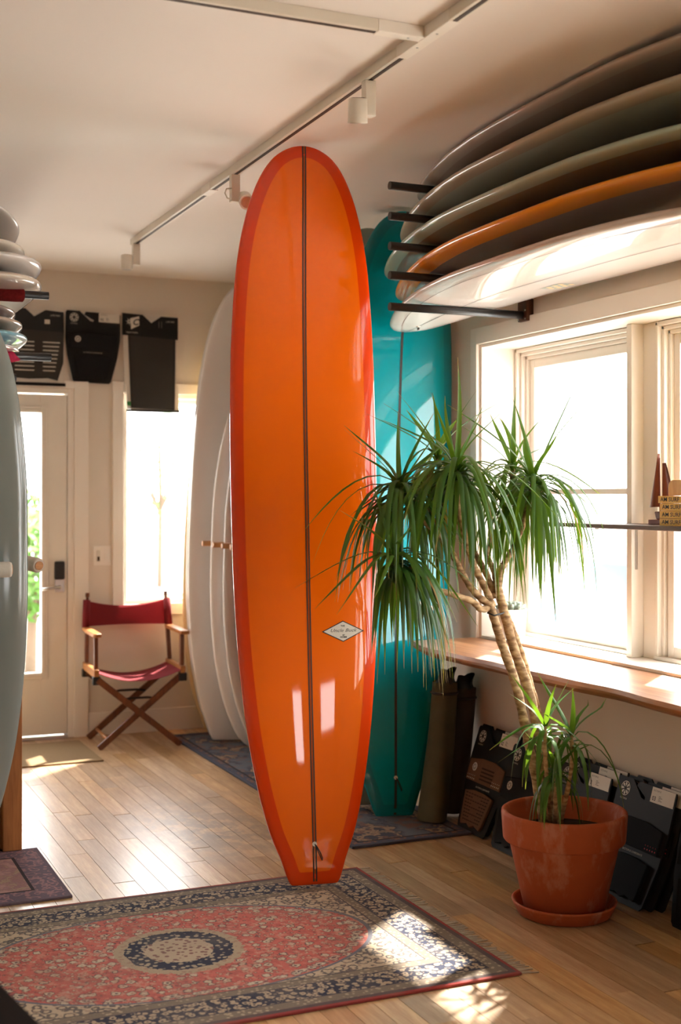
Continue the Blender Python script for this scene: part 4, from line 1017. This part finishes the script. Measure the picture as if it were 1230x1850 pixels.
def wl(px, py, d):
    """point in the room from where it is seen and how far off it stands, in the plant's own frame"""
    s, c = math.sin(YAW), math.cos(YAW); a = (px-615)/2322; b = (895-py)/2322
    return Vector((d*(s+c*a)-PX, d*(c-s*a)-PY, EYE+d*b-.0145))
def smooth_path(pts, n=6):
    out = []; m = len(pts)
    for i in range(m-1):
        p0, p1, p2, p3 = pts[max(i-1, 0)], pts[i], pts[i+1], pts[min(i+2, m-1)]
        for k in range(n):
            t_ = k/n; out.append(.5*((2*p1)+(p2-p0)*t_+(2*p0-5*p1+4*p2-p3)*t_**2+(3*p1-p0-3*p2+p3)*t_**3))
    return out+[pts[-1]]
def stem(name, nodes, r0, r1, parent=P0):
    pts = smooth_path([wl(*q) for q in nodes]); n = len(pts)
    MB().tube([tuple(p) for p in pts], [r0+(r1-r0)*i/(n-1)+.0012*math.sin(i*2.1) for i in range(n)], 12).build(name, 'bark', parent)
stem('trunk', [(985, 1500, 4.35), (965, 1390, 4.35), (948, 1310, 4.34), (931, 1235, 4.33), (907, 1165, 4.33), (893, 1118, 4.33), (884, 1092, 4.33)], .0175, .0145)
stem('trunk', [(1006, 1500, 4.37), (985, 1400, 4.37), (969, 1310, 4.37), (953, 1240, 4.385), (931, 1180, 4.385), (914, 1120, 4.375), (905, 1085, 4.37), (898, 1060, 4.37)], .018, .0155)
stem('trunk', [(1012, 1500, 4.44), (1000, 1400, 4.45), (978, 1310, 4.45), (957, 1235, 4.45), (943, 1185, 4.44), (925, 1135, 4.42), (912, 1105, 4.40)], .015, .011)
B = {'a': (722, 885, 4.28), 'b': (712, 1012, 4.14), 'c': (824, 848, 4.26), 'd': (792, 828, 4.50), 'e': (927, 845, 4.60), 'f': (963, 868, 4.40)}
stem('branch', [(888, 1096, 4.33), (862, 1075, 4.32), (840, 1045, 4.31), (808, 985, 4.30), (775, 950, 4.29), (745, 925, 4.28), B['a']], .0125, .0085)
stem('branch', [(884, 1098, 4.33), (868, 1100, 4.30), (850, 1085, 4.27), (810, 1072, 4.22), (770, 1058, 4.17), (735, 1045, 4.15), B['b']], .012, .0075)
stem('branch', [(890, 1095, 4.34), (875, 1060, 4.33), (855, 1020, 4.31), (840, 970, 4.29), (828, 910, 4.27), B['c']], .0125, .009)
stem('branch', [(893, 1080, 4.37), (880, 1040, 4.40), (858, 1000, 4.44), (832, 950, 4.48), (810, 890, 4.50), B['d']], .0115, .008)
stem('branch', [(898, 1062, 4.37), (892, 1030, 4.42), (880, 1000, 4.48), (900, 950, 4.55), (920, 900, 4.59), B['e']], .0115, .008)
stem('branch', [(899, 1064, 4.37), (904, 1035, 4.385), (912, 1015, 4.39), (930, 985, 4.40), (950, 930, 4.40), B['f']], .0125, .009)
tie = MB(); tie.tube([tuple(wl(880, 1107, 4.31)), tuple(wl(893, 1112, 4.30)), tuple(wl(908, 1108, 4.345)), tuple(wl(915, 1104, 4.39))], .003, 6).build('tie', 'leaf_tie', P0)
rl = random.Random(21)
NLEAF = 0; MASS = None; MAL = []
def leaf(c, az, e0, L, droop, w, mat='leaf', twist=0):
    global NLEAF
    n = 9; p = Vector(c); pts = []; e = e0; KB = rl.uniform(3.0, 6.5)
    h = Vector((math.cos(az), math.sin(az), 0)); sd = Vector((-math.sin(az), math.cos(az), 0)); bend = rl.uniform(-.5, .5)
    for i in range(n+1):
        u = i/n; pts.append(p.copy())
        k = e0-(e0+1.50)*droop*(1-math.exp(-KB*u))/(1-math.exp(-KB))
        hh = (h+sd*bend*u).normalized(); step = hh*math.cos(k)+Vector((0, 0, math.sin(k))); p = p+step*L/n
    if any(q.x+PX < 1.78 and q.z < 1.04 for q in pts): return leaf(c, az+1.7, e0, L*.97, droop, w, mat, twist)
    mb = MB(); mb.smooth = True; al = []
    for i, q in enumerate(pts):
        u = i/n; ww = w*min(1, .5+u*4)*max(.06, (1-u**2.2)); d = (pts[min(i+1, n)]-pts[max(i-1, 0)]).normalized()
        s_ = d.cross(Vector((0, 0, 1))); s_ = (s_ if s_.length > .05 else sd).normalized(); s_ = (sd if s_.dot(sd) < 0 and False else s_)
        if s_.dot(sd) < 0: s_ = -s_
        up = s_.cross(d).normalized(); tw = twist*u; sx = s_*math.cos(tw)+up*math.sin(tw); ux = up*math.cos(tw)-s_*math.sin(tw)
        for k, dz in ((-1, .18), (0, 0), (1, .18)): mb.v.append(tuple(q+sx*k*ww/2+ux*dz*ww)); al.append(u)
    for i in range(n):
        for k in range(2): b = i*3+k; mb.face([b, b+1, b+4, b+3])
    # keep clear of the orange board and of the glass
    for i, v in enumerate(mb.v):
        wx, wy, wz = v[0]+PX, v[1]+PY, v[2]+.0145
        lim = 4.30+.07*wz-(wx-1.8)*.19-.03
        if wx < 2.12 and wy > lim: wy = lim
        if wx > 2.36 and .66 < wz < .85: wx = min(wx, 2.465)
        mb.v[i] = (min(wx, 2.80)-PX, wy-PY, wz-.0145)
    if MASS is not None:
        b = len(MASS.v); MASS.v += mb.v; MASS.smooth = True
        for f in mb.f: MASS.face([b+i for i in f])
        MAL.extend(al); return
    me = mb.mesh('leaf', mat); at = me.attributes.new('along', 'FLOAT', 'POINT')
    at.data.foreach_set('value', al); link('leaf', me, P0); NLEAF += 1
def crown(key, n, L, up=.22, lo=.35, seed=0, tall=0):
    c = wl(*key)
    for i in range(n):
        f = i/n; az = i*2.39996+seed; 
        if f < up: e0, dr, l = rl.uniform(1.0, 1.45), rl.uniform(.05, .35), L*rl.uniform(.5, .8)
        elif f < .38: e0, dr, l = rl.uniform(.55, 1.0), rl.uniform(.55, .95), L*rl.uniform(.7, 1.0)
        else: e0, dr, l = rl.uniform(.0, .9), rl.uniform(.97, 1.04), L*rl.uniform(.7, 1.05)
        z = (1-f)*.03-.03-.05*max(0, f-.5)
        old = f > .93 and rl.random() < .5
        leaf(c+Vector((0, 0, z)), az, e0, l, dr, rl.uniform(.016, .022), 'leaf_old' if old else 'leaf', rl.uniform(-.8, .8))
crown(B['a'], 50, .50, .14, seed=.3); crown(B['b'], 46, .46, .1, seed=1.1); crown(B['c'], 58, .54, .14, seed=2.0)
crown(B['d'], 26, .42, .25, seed=.9); crown(B['e'], 26, .44, .2, seed=1.7); crown(B['f'], 44, .50, .14, seed=2.9)
for key, n, L in (((985, 1312, 4.19), 16, .30), ((1032, 1328, 4.20), 16, .32), ((1003, 1392, 4.24), 18, .28)):
    stem('shoot', [(1000+(key[0]-1000)*.3, 1500, 4.36), (key[0], key[1]+60, key[2]), key], .0085, .005); crown(key, n, L, .3, seed=n)

MASS = MB()
for k_, n_, L_ in (('a', 30, .46), ('b', 34, .46), ('c', 32, .52), ('d', 14, .42), ('e', 16, .42), ('f', 30, .5)):
    c = wl(*B[k_])
    for i in range(n_): leaf(c+Vector((0, 0, -.03-.05*rl.random())), rl.uniform(0, 2*PI), rl.uniform(-.1, .7), L_*rl.uniform(.65, 1.05), rl.uniform(.97, 1.04), rl.uniform(.014, .020), 'leaf', rl.uniform(-.8, .8))
me = MASS.mesh('leaf_mass', 'leaf'); at = me.attributes.new('along', 'FLOAT', 'POINT'); at.data.foreach_set('value', MAL); tag(link('leaf_mass', me, P0), kind='stuff')

# ------------------------------------------------------------ dark bench corner in the near left foreground
t = thing('low_bench', 'dark wooden bench corner in the near left foreground', 'bench', (.363, 2.897, 0), math.radians(9.1))
MB().box(-.9, .0, -.9, 0, .40, .45).build('bench_top', 'dark_wood_furniture', t, .006)
for x in (-.85, -.06):
    for y in (-.85, -.06): MB().box(x-.03, x+.03, y-.03, y+.03, 0, .40).build('leg', 'dark_wood_furniture', t, .004)
print('planks', nplank, 'leaves', NLEAF)
